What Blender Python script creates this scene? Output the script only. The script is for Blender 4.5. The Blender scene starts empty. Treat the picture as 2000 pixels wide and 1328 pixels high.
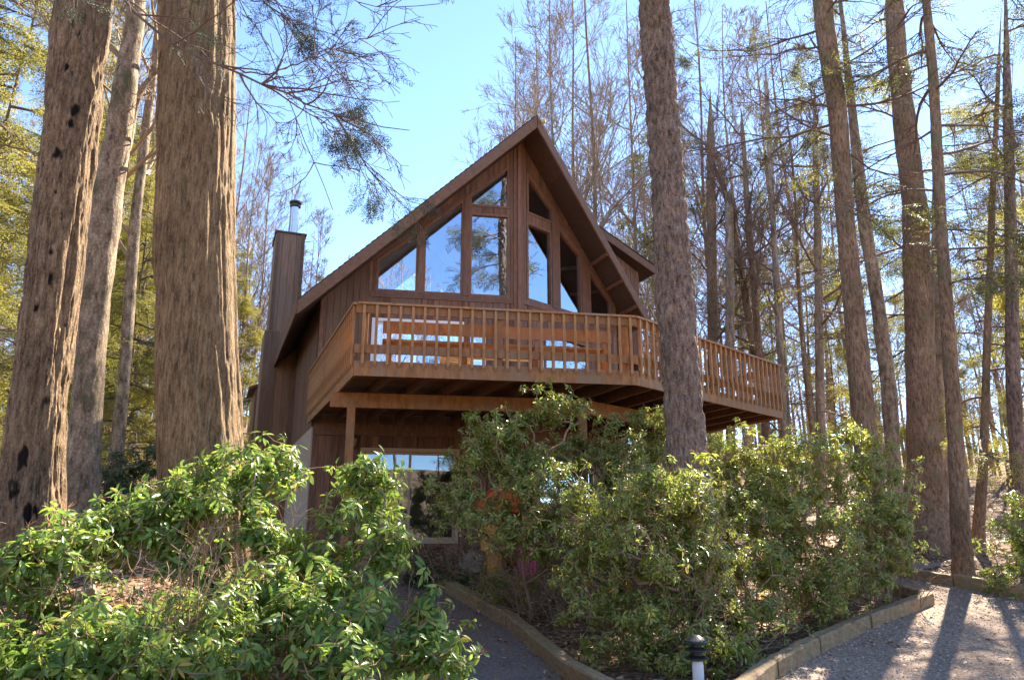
import bpy, math, random
import numpy as np
from mathutils import Vector

# ------------------------------------------------------------------ camera, sky, sun, exposure
S = bpy.context.scene
COL = S.collection
FPX = 1450.0                                   # focal length in photograph pixels (2000 wide)
PITCH = math.atan(366 / FPX)
CAM = np.array([0.0, 0.0, 1.6])
cam_d = bpy.data.cameras.new("camera")
cam = bpy.data.objects.new("camera", cam_d)
COL.objects.link(cam)
cam_d.sensor_width = 36.0
cam_d.lens = FPX / 2000 * 36
cam_d.clip_start = 0.1
cam_d.clip_end = 2000
cam.location = CAM
cam.rotation_euler = (math.radians(90) + PITCH, 0, 0)
S.camera = cam
S.render.resolution_x, S.render.resolution_y = 1024, 679

SUN_AZ, SUN_EL = math.radians(37), math.radians(42)       # azimuth clockwise from +Y
W = bpy.data.worlds.new("World")
S.world = W
W.use_nodes = True
nt = W.node_tree
sky = nt.nodes.new("ShaderNodeTexSky")
sky.sky_type = 'NISHITA'
sky.sun_disc = False
sky.sun_elevation = SUN_EL
sky.sun_rotation = SUN_AZ
sky.altitude = 2200
sky.air_density = 1.0
sky.dust_density = 0.12
sky.ozone_density = 3.4
nt.links.new(sky.outputs[0], nt.nodes["Background"].inputs[0])
nt.nodes["Background"].inputs[1].default_value = 0.092
sun_d = bpy.data.lights.new("sun", 'SUN')
sun_d.energy = 5.0
sun_d.angle = math.radians(0.5)
sun_d.color = (1.0, 0.90, 0.74)
sun = bpy.data.objects.new("sun", sun_d)
COL.objects.link(sun)
sdir = Vector((math.sin(SUN_AZ) * math.cos(SUN_EL), math.cos(SUN_AZ) * math.cos(SUN_EL), math.sin(SUN_EL)))
sun.rotation_euler = sdir.to_track_quat('Z', 'Y').to_euler()
sun.location = (20, 20, 40)
S.view_settings.view_transform = 'Standard'
S.view_settings.look = 'None'
S.view_settings.exposure = 2.45
S.view_settings.gamma = 1.0
S.cycles.max_bounces = 8
S.cycles.transparent_max_bounces = 12
S.cycles.caustics_reflective = False
S.cycles.caustics_refractive = False

# ------------------------------------------------------------------ projection helpers
FW = np.array([0, math.cos(PITCH), math.sin(PITCH)])
UP = np.array([0, -math.sin(PITCH), math.cos(PITCH)])
RT = np.array([1.0, 0, 0])
Z3 = np.array([0, 0, 1.0])

def ray(px, py):
    return RT * (px - 1000) / FPX - UP * (py - 664) / FPX + FW

def P(px, py, Y):
    d = ray(px, py)
    return CAM + d * (Y / d[1])

def proj(p):
    v = np.asarray(p) - CAM
    z = v @ FW
    return 1000 + FPX * (v @ RT) / z, 664 - FPX * (v @ UP) / z

def dirv(deg):
    return np.array([math.sin(math.radians(deg)), math.cos(math.radians(deg)), 0.0])

def onplane(px, py, p0, az):
    n = dirv(az + 90)
    d = ray(px, py)
    return CAM + d * (((p0 - CAM) @ n) / (d @ n))

def along(p0, az, px):
    u = dirv(az)
    k = (px - 1000) / FPX
    v = p0 - CAM
    return (k * (v @ FW) - v @ RT) / (u @ RT - k * (u @ FW))

def smooth(a, b, x):
    t = np.clip((np.asarray(x, float) - a) / (b - a), 0, 1)
    return t * t * (3 - 2 * t)

# ------------------------------------------------------------------ numpy noise
def _hash(ix, iy, iz, seed):
    h = (ix.astype(np.int64) * 374761393 + iy.astype(np.int64) * 668265263 + iz.astype(np.int64) * 2147483647 + seed * 974634777) & 0xffffffff
    h = ((h ^ (h >> 13)) * 1274126177) & 0xffffffff
    h = (h ^ (h >> 16)) & 0xffffffff
    return h / 4294967295.0

def vnoise(p, seed=0):
    p = np.asarray(p, float)
    i = np.floor(p)
    f = p - i
    f = f * f * (3 - 2 * f)
    ix, iy, iz = i[:, 0], i[:, 1], i[:, 2]
    r = 0
    for dx in (0, 1):
        for dy in (0, 1):
            for dz in (0, 1):
                w = (f[:, 0] if dx else 1 - f[:, 0]) * (f[:, 1] if dy else 1 - f[:, 1]) * (f[:, 2] if dz else 1 - f[:, 2])
                r = r + w * _hash(ix + dx, iy + dy, iz + dz, seed)
    return r * 2 - 1

def fbm(p, seed=0, octv=3):
    r, a = 0, 1.0
    p = np.asarray(p, float)
    for k in range(octv):
        r = r + a * vnoise(p * (2 ** k), seed + k)
        a *= .5
    return r

# ------------------------------------------------------------------ mesh builder
class MB:
    def __init__(self):
        self.V, self.F, self.n, self.attr = [], [], 0, []
        self.MI = []

    def add(self, v, f, a=None, mi=0):
        v = np.asarray(v, float).reshape(-1, 3)
        f = np.asarray(f, np.int64)
        self.V.append(v)
        self.F.append(f + self.n)
        self.MI.append(np.full(len(f), mi, np.int32))
        self.attr.append(np.zeros(len(v)) if a is None else np.asarray(a, float))
        self.n += len(v)

    def box(self, lo, hi):
        x0, y0, z0 = lo
        x1, y1, z1 = hi
        self.hexa([(x0, y0, z0), (x1, y0, z0), (x1, y1, z0), (x0, y1, z0)], [(x0, y0, z1), (x1, y0, z1), (x1, y1, z1), (x0, y1, z1)])

    def hexa(self, bot, top, mi=0):                  # four bottom corners, four top corners
        self.add(list(bot) + list(top), [(3, 2, 1, 0), (4, 5, 6, 7), (0, 1, 5, 4), (1, 2, 6, 5), (2, 3, 7, 6), (3, 0, 4, 7)], mi=mi)

    def bar(self, p, q, w, h, up=Z3, off=0.0):      # rectangular bar from p to q; w sideways, h along up
        p, q = np.asarray(p, float), np.asarray(q, float)
        t = (q - p) / np.linalg.norm(q - p)
        s = np.cross(t, up)
        s /= np.linalg.norm(s)
        u = np.cross(s, t)
        s, u = s * w / 2, u * h / 2
        self.hexa([p - s - u, p + s - u, q + s - u, q - s - u], [p - s + u, p + s + u, q + s + u, q - s + u])

    def prism(self, poly, vec):                      # planar polygon pushed along vec
        a = np.asarray(poly, float)
        b = a + np.asarray(vec, float)
        n = len(a)
        self.add(np.vstack([a, b]), [(i, (i + 1) % n, n + (i + 1) % n, n + i) for i in range(n)])
        self.poly(a[::-1])
        self.poly(b)

    def poly(self, pts):
        pts = np.asarray(pts, float)
        self.V.append(pts)
        self.F.append([tuple(range(self.n, self.n + len(pts)))])
        self.MI.append(np.zeros(1, np.int32))
        self.attr.append(np.zeros(len(pts)))
        self.n += len(pts)

    def tube(self, pts, rad, sides=6, cap=True):
        pts = np.asarray(pts, float)
        rad = np.broadcast_to(np.asarray(rad, float), (len(pts),))
        m = len(pts)
        t = np.empty_like(pts)
        t[1:-1] = pts[2:] - pts[:-2]
        t[0] = pts[1] - pts[0]
        t[-1] = pts[-1] - pts[-2]
        t /= np.linalg.norm(t, axis=1)[:, None] + 1e-9
        ref = np.array([1.0, 0, 0]) if abs(t[0, 0]) < .8 else np.array([0, 1.0, 0])
        s = np.cross(t, ref)
        s /= np.linalg.norm(s, axis=1)[:, None] + 1e-9
        u = np.cross(t, s)
        ang = np.arange(sides) * 2 * math.pi / sides
        V = pts[:, None, :] + rad[:, None, None] * (np.cos(ang)[None, :, None] * s[:, None, :] + np.sin(ang)[None, :, None] * u[:, None, :])
        i = np.arange(m - 1)[:, None] * sides
        j = np.arange(sides)[None, :]
        k = (j + 1) % sides
        Q = np.stack([i + j, i + k, i + sides + k, i + sides + j], -1).reshape(-1, 4)
        self.add(V.reshape(-1, 3), Q)
        if cap and sides >= 5:
            self.poly(V[-1])
            self.poly(V[0][::-1])
        return V

    def lathe(self, c, prof, sides=16):              # prof: (radius, z) from bottom to top about vertical axis at c
        c = np.asarray(c, float)
        ang = np.arange(sides) * 2 * math.pi / sides
        V = np.array([[c + np.array([r * math.cos(t), r * math.sin(t), z]) for t in ang] for r, z in prof])
        m = len(prof)
        i = np.arange(m - 1)[:, None] * sides
        j = np.arange(sides)[None, :]
        k = (j + 1) % sides
        self.add(V.reshape(-1, 3), np.stack([i + j, i + k, i + sides + k, i + sides + j], -1).reshape(-1, 4))
        self.poly(V[-1])
        self.poly(V[0][::-1])

    def absorb(self, other, mi):                     # take over another builder's faces under material slot mi
        if not other.n:
            return self
        self.V += other.V
        self.F += [[tuple(y + self.n for y in x) for x in f] if isinstance(f, list) else f + self.n for f in other.F]
        self.MI += [np.full(len(f), mi, np.int32) for f in other.F]
        self.attr += other.attr
        self.n += other.n
        return self

    def inst(self, V, F, M, T):                      # copies of (V,F): M (k,3,3), T (k,3)
        k = len(T)
        if k == 0:
            return
        W_ = np.einsum('kij,nj->kni', M, V) + T[:, None, :]
        F = np.asarray(F)
        G = (F[None] + (np.arange(k) * len(V))[:, None, None]).reshape(-1, F.shape[1])
        self.add(W_.reshape(-1, 3), G)

    def mesh(self, name, mats, origin=(0, 0, 0), smooth=False, attr=None):
        V = np.vstack(self.V) - np.asarray(origin, float)
        me = bpy.data.meshes.new(name)
        tot, idx = [], []
        for f in self.F:
            if isinstance(f, np.ndarray):
                tot.append(np.full(len(f), f.shape[1], np.int32))
                idx.append(f.ravel())
            else:
                tot.append(np.array([len(x) for x in f], np.int32))
                idx.append(np.array([y for x in f for y in x]))
        tot = np.concatenate(tot)
        idx = np.concatenate(idx).astype(np.int32)
        start = np.concatenate([[0], np.cumsum(tot)[:-1]]).astype(np.int32)
        me.vertices.add(len(V))
        me.vertices.foreach_set("co", V.astype(np.float32).ravel())
        me.loops.add(len(idx))
        me.loops.foreach_set("vertex_index", idx)
        me.polygons.add(len(tot))
        me.polygons.foreach_set("loop_start", start)
        me.polygons.foreach_set("loop_total", tot)
        me.polygons.foreach_set("use_smooth", np.full(len(tot), bool(smooth)))
        for m in (mats if isinstance(mats, (list, tuple)) else [mats]):
            me.materials.append(m)
        if any(x.any() for x in self.MI):
            me.polygons.foreach_set("material_index", np.concatenate(self.MI))
        me.update(calc_edges=True)
        if attr:
            at = me.attributes.new(attr, 'FLOAT', 'POINT')
            at.data.foreach_set("value", np.concatenate(self.attr).astype(np.float32))
        me.validate()
        return me

    def build(self, name, mats, parent=None, origin=None, smooth=False, attr=None):
        if origin is None:
            origin = WORLD_LOC.get(parent.name, (0, 0, 0)) if parent is not None else (0, 0, 0)
        me = self.mesh(name, mats, origin, smooth, attr)
        o = bpy.data.objects.new(name, me)
        COL.objects.link(o)
        if parent is not None:
            o.parent = parent
            pl = WORLD_LOC.get(parent.name, (0, 0, 0))
            o.location = np.asarray(origin, float) - np.asarray(pl, float)
        else:
            o.location = origin
        WORLD_LOC[o.name] = tuple(origin)
        return o

WORLD_LOC = {}

def tag(o, label=None, cat=None, group=None, kind=None):
    if label: o["label"] = label
    if cat: o["category"] = cat
    if group: o["group"] = group
    if kind: o["kind"] = kind
    return o

def thing(name, loc, label, cat, group=None):
    o = bpy.data.objects.new(name, None)
    o.empty_display_size = .2
    COL.objects.link(o)
    o.location = loc
    WORLD_LOC[o.name] = tuple(float(x) for x in loc)
    return tag(o, label, cat, group)

def children(o):
    return [c for c in bpy.data.objects if c.parent == o]

def copy_thing(root, kids, loc, rz=0, sc=1.0, label=None, group=None, cat=None):
    r = root.copy()
    COL.objects.link(r)
    r.location = loc
    r.rotation_euler = (0, 0, rz)
    r.scale = (sc, sc, sc) if np.isscalar(sc) else sc
    for k in kids:
        c = k.copy()
        COL.objects.link(c)
        c.parent = r
    tag(r, label, cat, group)
    return r

# ------------------------------------------------------------------ materials
def new_mat(name):
    m = bpy.data.materials.new(name)
    m.use_nodes = True
    n = m.node_tree.nodes
    return m, n, m.node_tree.links, n["Principled BSDF"]

def ramp(n, stops):
    r = n.new("ShaderNodeValToRGB")
    cr = r.color_ramp
    while len(cr.elements) < len(stops):
        cr.elements.new(.5)
    for e, (p, c) in zip(cr.elements, stops):
        e.position = p
        e.color = (*c, 1)
    return r

def mapped(n, l, scale, coord="Object"):
    tc = n.new("ShaderNodeTexCoord")
    mp = n.new("ShaderNodeMapping")
    mp.inputs["Scale"].default_value = scale
    l.new(tc.outputs[coord], mp.inputs[0])
    return mp.outputs[0]

def noise(n, l, vec, scale, detail=5, rough=.6):
    t = n.new("ShaderNodeTexNoise")
    t.inputs["Scale"].default_value = scale
    t.inputs["Detail"].default_value = detail
    t.inputs["Roughness"].default_value = rough
    if vec is not None:
        l.new(vec, t.inputs["Vector"])
    return t.outputs["Fac"]

def bump(n, l, h, b, strength=.5, dist=.02):
    bp = n.new("ShaderNodeBump")
    bp.inputs["Strength"].default_value = strength
    bp.inputs["Distance"].default_value = dist
    l.new(h, bp.inputs["Height"])
    l.new(bp.outputs[0], b.inputs["Normal"])
    return bp

def mul(n, l, a, b, fac=1.0, mode='MULTIPLY'):
    m = n.new("ShaderNodeMix")
    m.data_type = 'RGBA'
    m.blend_type = mode
    m.inputs[0].default_value = fac
    l.new(a, m.inputs[6])
    if hasattr(b, "links"):
        l.new(b, m.inputs[7])
    else:
        m.inputs[7].default_value = (*b, 1)
    return m.outputs[2]

def mat_wood(name, dark, light, grain=(3, 3, 3), scale=6, vary=.5, rough=.65, weather=None):
    m, n, l, b = new_mat(name)
    v = mapped(n, l, grain)
    g = noise(n, l, v, scale, 6, .65)
    c = ramp(n, [(.3, dark), (.7, light)])
    l.new(g, c.inputs[0])
    geo = n.new("ShaderNodeNewGeometry")
    r = ramp(n, [(0, (1 - vary,) * 3), (1, (1 + vary * .6,) * 3)])
    l.new(geo.outputs["Random Per Island"], r.inputs[0])
    out = mul(n, l, c.outputs[0], r.outputs[0])
    if weather:
        w = noise(n, l, mapped(n, l, (1, 1, .35)), 1.7, 4, .6)
        wr = ramp(n, [(.48, (0, 0, 0)), (.68, (1, 1, 1))])
        l.new(w, wr.inputs[0])
        mx = n.new("ShaderNodeMix")
        mx.data_type = 'RGBA'
        l.new(wr.outputs[0], mx.inputs[0])
        l.new(out, mx.inputs[6])
        mx.inputs[7].default_value = (*weather, 1)
        out = mx.outputs[2]
    l.new(out, b.inputs["Base Color"])
    b.inputs["Roughness"].default_value = rough
    bump(n, l, g, b, .35, .006)
    return m

def mat_plain(name, col, rough=.5, metal=0.0, var=.12, scale=8):
    m, n, l, b = new_mat(name)
    g = noise(n, l, mapped(n, l, (1, 1, 1)), scale, 4)
    c = ramp(n, [(.25, tuple(x * (1 - var) for x in col)), (.75, tuple(min(1, x * (1 + var)) for x in col))])
    l.new(g, c.inputs[0])
    l.new(c.outputs[0], b.inputs["Base Color"])
    b.inputs["Roughness"].default_value = rough
    b.inputs["Metallic"].default_value = metal
    return m

def mat_bark(name, crev, mid, light, zs=.14, scale=9, bstr=.9, bd=.04, moss=None, holes=False, patch=.3):
    m, n, l, b = new_mat(name)
    v = mapped(n, l, (1, 1, zs))
    # warp the strips a little
    g = noise(n, l, v, scale, 7, .68)
    v2 = mapped(n, l, (1, 1, zs * 2.2))
    vo = n.new("ShaderNodeTexVoronoi")
    vo.feature = 'DISTANCE_TO_EDGE'
    vo.inputs["Scale"].default_value = scale * 1.6
    l.new(v2, vo.inputs["Vector"])
    mm = n.new("ShaderNodeMath")
    mm.operation = 'MULTIPLY_ADD'
    l.new(vo.outputs["Distance"], mm.inputs[0])
    mm.inputs[1].default_value = .35
    l.new(g, mm.inputs[2])
    c = ramp(n, [(.36, crev), (.55, mid), (.78, light)])
    l.new(mm.outputs[0], c.inputs[0])
    out = c.outputs[0]
    pn = noise(n, l, mapped(n, l, (1, 1, .6)), 2.2, 4)
    pr = ramp(n, [(.3, (1 - patch,) * 3), (.7, (1 + patch,) * 3)])
    l.new(pn, pr.inputs[0])
    out = mul(n, l, out, pr.outputs[0])
    if moss:
        mn = noise(n, l, mapped(n, l, (1, 1, .7)), 3.1, 5)
        mr = ramp(n, [(.55, (0, 0, 0)), (.68, (1, 1, 1))])
        l.new(mn, mr.inputs[0])
        mx = n.new("ShaderNodeMix")
        mx.data_type = 'RGBA'
        l.new(mr.outputs[0], mx.inputs[0])
        l.new(out, mx.inputs[6])
        mx.inputs[7].default_value = (*moss, 1)
        out = mx.outputs[2]
    if holes:
        at = n.new("ShaderNodeAttribute")
        at.attribute_name = "hole"
        mx = n.new("ShaderNodeMix")
        mx.data_type = 'RGBA'
        l.new(at.outputs["Fac"], mx.inputs[0])
        l.new(out, mx.inputs[6])
        mx.inputs[7].default_value = (.012, .010, .009, 1)
        out = mx.outputs[2]
    l.new(out, b.inputs["Base Color"])
    b.inputs["Roughness"].default_value = .9
    b.inputs["Specular IOR Level"].default_value = .2
    bump(n, l, mm.outputs[0], b, bstr, bd)
    return m

def mat_leaf(name, stops, rough=.35, trans=.35, spec=.5):
    m, n, l, b = new_mat(name)
    geo = n.new("ShaderNodeNewGeometry")
    c = ramp(n, stops)
    l.new(geo.outputs["Random Per Island"], c.inputs[0])
    l.new(c.outputs[0], b.inputs["Base Color"])
    b.inputs["Roughness"].default_value = rough
    b.inputs["Specular IOR Level"].default_value = spec
    t = n.new("ShaderNodeBsdfTranslucent")
    tc = mul(n, l, c.outputs[0], (1.0, 1.0, .45), 1.0)
    br = n.new("ShaderNodeBrightContrast")
    l.new(tc, br.inputs[0])
    br.inputs["Bright"].default_value = .03
    l.new(br.outputs[0], t.inputs["Color"])
    mx = n.new("ShaderNodeMixShader")
    mx.inputs[0].default_value = trans
    l.new(b.outputs[0], mx.inputs[1])
    l.new(t.outputs[0], mx.inputs[2])
    l.new(mx.outputs[0], n["Material Output"].inputs[0])
    return m

def mat_glass(name, refl=.5, tint=(.9, .93, .95)):
    m, n, l, b = new_mat(name)
    tr = n.new("ShaderNodeBsdfTransparent")
    tr.inputs[0].default_value = (*tint, 1)
    gl = n.new("ShaderNodeBsdfGlossy")
    gl.inputs["Roughness"].default_value = .004
    gl.inputs["Color"].default_value = (.74, .86, 1, 1)
    wn = noise(n, l, mapped(n, l, (1, 1, 1)), .9, 2)
    bp = n.new("ShaderNodeBump")
    bp.inputs["Strength"].default_value = .03
    bp.inputs["Distance"].default_value = .05
    l.new(wn, bp.inputs["Height"])
    l.new(bp.outputs[0], gl.inputs["Normal"])
    fr = n.new("ShaderNodeFresnel")
    fr.inputs[0].default_value = 1.5
    ad = n.new("ShaderNodeMath")
    ad.operation = 'ADD'
    ad.use_clamp = True
    ad.inputs[1].default_value = refl
    l.new(fr.outputs[0], ad.inputs[0])
    mx = n.new("ShaderNodeMixShader")
    l.new(ad.outputs[0], mx.inputs[0])
    l.new(tr.outputs[0], mx.inputs[1])
    l.new(gl.outputs[0], mx.inputs[2])
    l.new(mx.outputs[0], n["Material Output"].inputs[0])
    return m

def mat_ground(name, stops, scale, bscale, bd=.03, bstr=.8, big=None):
    m, n, l, b = new_mat(name)
    v = mapped(n, l, (1, 1, 1))
    g = noise(n, l, v, scale, 6, .7)
    c = ramp(n, stops)
    l.new(g, c.inputs[0])
    out = c.outputs[0]
    if big:
        p = noise(n, l, v, .6, 3)
        r = ramp(n, [(.35, (1 - big,) * 3), (.65, (1 + big,) * 3)])
        l.new(p, r.inputs[0])
        out = mul(n, l, out, r.outputs[0])
    l.new(out, b.inputs["Base Color"])
    b.inputs["Roughness"].default_value = .95
    b.inputs["Specular IOR Level"].default_value = .15
    vo = n.new("ShaderNodeTexVoronoi")
    vo.inputs["Scale"].default_value = bscale
    l.new(v, vo.inputs["Vector"])
    bump(n, l, vo.outputs["Distance"], b, bstr, bd)
    return m

M = {}
M['siding'] = mat_wood("stained siding", (.095, .046, .027), (.27, .13, .07), (9, 9, .8), 3, .45, .7, (.18, .11, .072))
M['trim'] = mat_wood("dark trim wood", (.12, .058, .034), (.24, .115, .065), (4, 4, 1.2), 4, .25)
M['fascia'] = mat_wood("fascia wood", (.12, .060, .033), (.23, .12, .068), (3, 3, 6), 2.5, .25, .7, (.17, .105, .07))
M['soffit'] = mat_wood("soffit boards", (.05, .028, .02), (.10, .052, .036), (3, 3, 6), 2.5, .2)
M['chim'] = mat_wood("chimney boards", (.20, .115, .07), (.36, .215, .135), (9, 9, .6), 3, .35, .75, (.27, .18, .125))
M['deck'] = mat_wood("cedar deck wood", (.17, .072, .022), (.42, .195, .058), (3, 3, 1.0), 5, .42, .6, (.24, .15, .085))
M['balu'] = mat_wood("baluster wood", (.21, .095, .03), (.50, .25, .085), (6, 6, 1.2), 5, .42, .55, (.30, .21, .125))
M['joist'] = mat_wood("joist wood", (.10, .052, .032), (.20, .10, .058), (3, 3, 3), 4, .3)
M['timber'] = mat_wood("landscape timber", (.15, .095, .045), (.38, .255, .13), (3, 3, 5), 4, .25, .9, (.21, .17, .075))
M['shingle'] = mat_plain("asphalt shingle", (.045, .04, .036), .95, 0, .4, 20)
M['concrete'] = mat_plain("foundation stucco", (.46, .36, .28), .9, 0, .12, 5)
M['ceiling'] = mat_plain("interior plaster", (.82, .77, .70), .8, 0, .03)
M['inner'] = mat_plain("interior wall", (.62, .54, .44), .8, 0, .1)
M['steel'] = mat_plain("flue steel", (.72, .72, .72), .28, 1.0, .1)
M['cap'] = mat_plain("cap iron", (.09, .07, .06), .6, .5, .3)
M['white'] = mat_plain("white vinyl", (.78, .77, .75), .45, 0, .04)
M['almond'] = mat_plain("almond frame", (.48, .36, .23), .5, 0, .08)
M['black'] = mat_plain("black metal", (.03, .03, .032), .45, .3, .2)
M['bronze'] = mat_plain("lantern bronze", (.22, .13, .07), .5, .4, .2)
M['amber'] = mat_plain("lantern glass", (.42, .27, .12), .25, 0, .1)
M['glass'] = mat_glass("window glass", .40)
M['glassdark'] = mat_glass("door glass", .10, (.75, .77, .78))
M['orange'] = mat_plain("orange plastic", (.75, .13, .03), .4, 0, .06)
M['gold'] = mat_plain("ochre plastic", (.70, .30, .05), .45, 0, .06)
M['pink'] = mat_plain("pink rubber", (.75, .045, .22), .4, 0, .06)
M['tan'] = mat_wood("tan slat wood", (.5, .36, .17), (.7, .54, .30), (3, 3, 3), 4, .1)
M['rock'] = mat_ground("lichen rock", [(.3, (.09, .08, .06)), (.5, (.20, .175, .135)), (.62, (.27, .25, .19)), (.75, (.40, .39, .31))], 11, 12, .03, .9, .3)
M['soil'] = mat_ground("leaf mould", [(.28, (.05, .032, .022)), (.5, (.17, .105, .065)), (.62, (.34, .215, .135)), (.78, (.46, .33, .22))], 11, 16, .04, .9, .25)
M['gravel'] = mat_ground("driveway gravel", [(.28, (.08, .055, .04)), (.46, (.26, .185, .135)), (.62, (.41, .305, .23)), (.78, (.56, .44, .35))], 26, 55, .02, 1.0, .15)
M['asphalt'] = mat_ground("worn asphalt", [(.28, (.09, .07, .06)), (.5, (.20, .16, .135)), (.66, (.30, .24, .20)), (.78, (.44, .34, .27))], 30, 70, .012, .8, .12)
M['litter'] = mat_leaf("fallen leaves", [(0, (.20, .095, .05)), (.35, (.38, .215, .12)), (.7, (.50, .33, .205)), (1, (.62, .47, .34))], .6, .12, .3)
M['stone'] = mat_plain("pebble stone", (.40, .34, .29), .85, 0, .45, 30)
M['bark_shag'] = mat_bark("shaggy maple bark", (.045, .030, .020), (.20, .13, .074), (.36, .25, .15), .20, 26, 1.0, .035, None, True)
M['bark_maple'] = mat_bark("broad maple bark", (.06, .038, .022), (.21, .135, .07), (.36, .25, .135), .14, 32, 1.0, .03)
M['bark_pine'] = mat_bark("pine bark", (.045, .03, .023), (.195, .135, .10), (.36, .27, .21), .30, 21, 1.0, .04)
M['bark_red'] = mat_bark("hemlock bark", (.065, .04, .026), (.22, .14, .085), (.37, .255, .165), .25, 26, 1.0, .03, (.17, .15, .08))
M['bark_moss'] = mat_bark("mottled bark", (.07, .05, .034), (.24, .17, .11), (.42, .33, .23), .35, 14, .8, .025, (.10, .095, .05))
M['bark_far'] = mat_bark("grey bark", (.10, .07, .05), (.27, .195, .135), (.42, .33, .24), .25, 9, .6, .03, (.19, .17, .08))
M['twig'] = mat_plain("bare twig", (.13, .085, .065), .85, 0, .3, 4)
M['twigred'] = mat_plain("reddish twig", (.27, .19, .12), .85, 0, .3, 4)
M['stem'] = mat_plain("shrub stem", (.27, .17, .10), .8, 0, .3, 9)
M['seed'] = mat_plain("rusty seed head", (.42, .17, .07), .8, 0, .3, 9)
M['rhodo'] = mat_leaf("broad evergreen leaf", [(0, (.08, .15, .03)), (.3, (.15, .255, .045)), (.7, (.24, .345, .065)), (.92, (.36, .42, .08)), (1, (.52, .38, .10))], .34, .5, .5)
M['laurel'] = mat_leaf("laurel leaf", [(0, (.11, .155, .035)), (.3, (.215, .275, .05)), (.65, (.33, .375, .075)), (.9, (.45, .45, .11)), (1, (.54, .34, .13))], .30, .5, .6)
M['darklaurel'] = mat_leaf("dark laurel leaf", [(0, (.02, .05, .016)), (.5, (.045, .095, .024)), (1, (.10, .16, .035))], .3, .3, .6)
M['young'] = mat_leaf("young leaf", [(0, (.12, .18, .03)), (.5, (.26, .33, .05)), (.9, (.38, .40, .08)), (1, (.52, .34, .10))], .28, .42, .7)
M['hemsunlit'] = mat_leaf("sunlit needles", [(0, (.13, .14, .03)), (.5, (.27, .25, .05)), (1, (.44, .36, .10))], .5, .45, .3)  # lit copy of the hemlock needles, yellow sunlight put into the colour
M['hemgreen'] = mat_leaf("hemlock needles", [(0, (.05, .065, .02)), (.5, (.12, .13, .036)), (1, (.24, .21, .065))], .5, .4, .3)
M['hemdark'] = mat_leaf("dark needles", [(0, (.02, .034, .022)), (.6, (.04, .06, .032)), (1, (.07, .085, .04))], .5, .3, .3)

# ------------------------------------------------------------------ terrain
def gz(x, y):
    x = np.asarray(x, float)
    y = np.asarray(y, float)
    base = .138 * (y - 8.7)
    base = np.where(y < 8.7, .02 * (y - 8.7), base)
    base = np.where(y > 17.5, 1.214 + .03 * (y - 17.5), base)
    # bank on the left of the path
    pl = -1.35 - (np.clip(y, 8.3, 16) - 8.7) * .50
    bank = .18 + .96 * smooth(4.6, 7.4, y) + .02 * (y - 8) - base
    wgt = smooth(0, 1.2, pl - x) * (1 - smooth(13, 16.5, y)) * smooth(2.5, 4.5, y)
    base = base + np.maximum(bank, 0) * wgt
    base = base + np.clip(-y - 18, 0, 60) * .20  # unseen rise added behind the viewpoint to darken the lower door's reflection
    # far hillsides
    base = base + np.clip(y - 24, 0, None) * (.085 + .05 * smooth(0, -20, x)) * smooth(24, 40, y)
    base = base + .05 * vnoise(np.stack([np.ravel(x + 0 * y) * .7, np.ravel(y + 0 * x) * .7, np.zeros(np.size(x + 0 * y))], 1), 5).reshape(np.shape(x + 0 * y)) * smooth(14, 25, y)
    base = base + .9 * vnoise(np.stack([np.ravel(x + 0 * y) * .06, np.ravel(y + 0 * x) * .06, np.zeros(np.size(x + 0 * y))], 1), 9).reshape(np.shape(x + 0 * y)) * smooth(24, 45, y)
    return base

def gzf(x, y):
    return float(gz(np.array([x]), np.array([y]))[0])

def ground_at(px, py):                            # where a sight line meets the terrain
    d = ray(px, py)
    t = 2.0
    while t < 120:
        p = CAM + d * t
        if p[2] < gzf(p[0], p[1]):
            return p
        t += .05
    return p

xs = np.concatenate([np.linspace(-160, -12, 38), np.linspace(-11.6, 12, 100), np.linspace(12.5, 160, 38)])
ys = np.concatenate([np.linspace(-80, 2, 16), np.linspace(2.4, 26, 100), np.linspace(27, 190, 45)])
X, Yg = np.meshgrid(xs, ys)
Zg = gz(X, Yg)
mb = MB()
nx, ny = len(xs), len(ys)
i = np.arange(ny - 1)[:, None] * nx
j = np.arange(nx - 1)[None, :]
mb.add(np.stack([X, Yg, Zg], -1).reshape(-1, 3), np.stack([i + j, i + j + 1, i + nx + j + 1, i + nx + j], -1).reshape(-1, 4))
tag(mb.build("ground", M['soil'], smooth=True), kind='structure', label="brown leaf-strewn woodland floor rising behind the house", cat="ground")

def sheet(name, poly, mat, lift, label, cell=.07):
    """Terrain-hugging sheet: grid cells whose middle lies inside the outline (its edges run under the timbers)."""
    poly = np.asarray(poly, float)
    lo, hi = poly.min(0), poly.max(0)
    gx, gy = np.arange(lo[0], hi[0] + cell, cell), np.arange(lo[1], hi[1] + cell, cell)
    XX, YY = np.meshgrid(gx, gy)
    V = np.stack([XX, YY, gz(XX, YY) + lift], -1).reshape(-1, 3)
    w = len(gx)
    i = np.arange(len(gy) - 1)[:, None] * w
    j = np.arange(w - 1)[None, :]
    F = np.stack([i + j, i + j + 1, i + w + j + 1, i + w + j], -1).reshape(-1, 4)
    F = F[inpoly(poly)(V[F].mean(1)[:, :2])]
    us, inv = np.unique(F, return_inverse=True)
    k = MB()
    k.add(V[us], inv.reshape(-1, 4))
    return tag(k.build(name, mat, smooth=True), kind='structure', label=label, cat=name)

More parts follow.
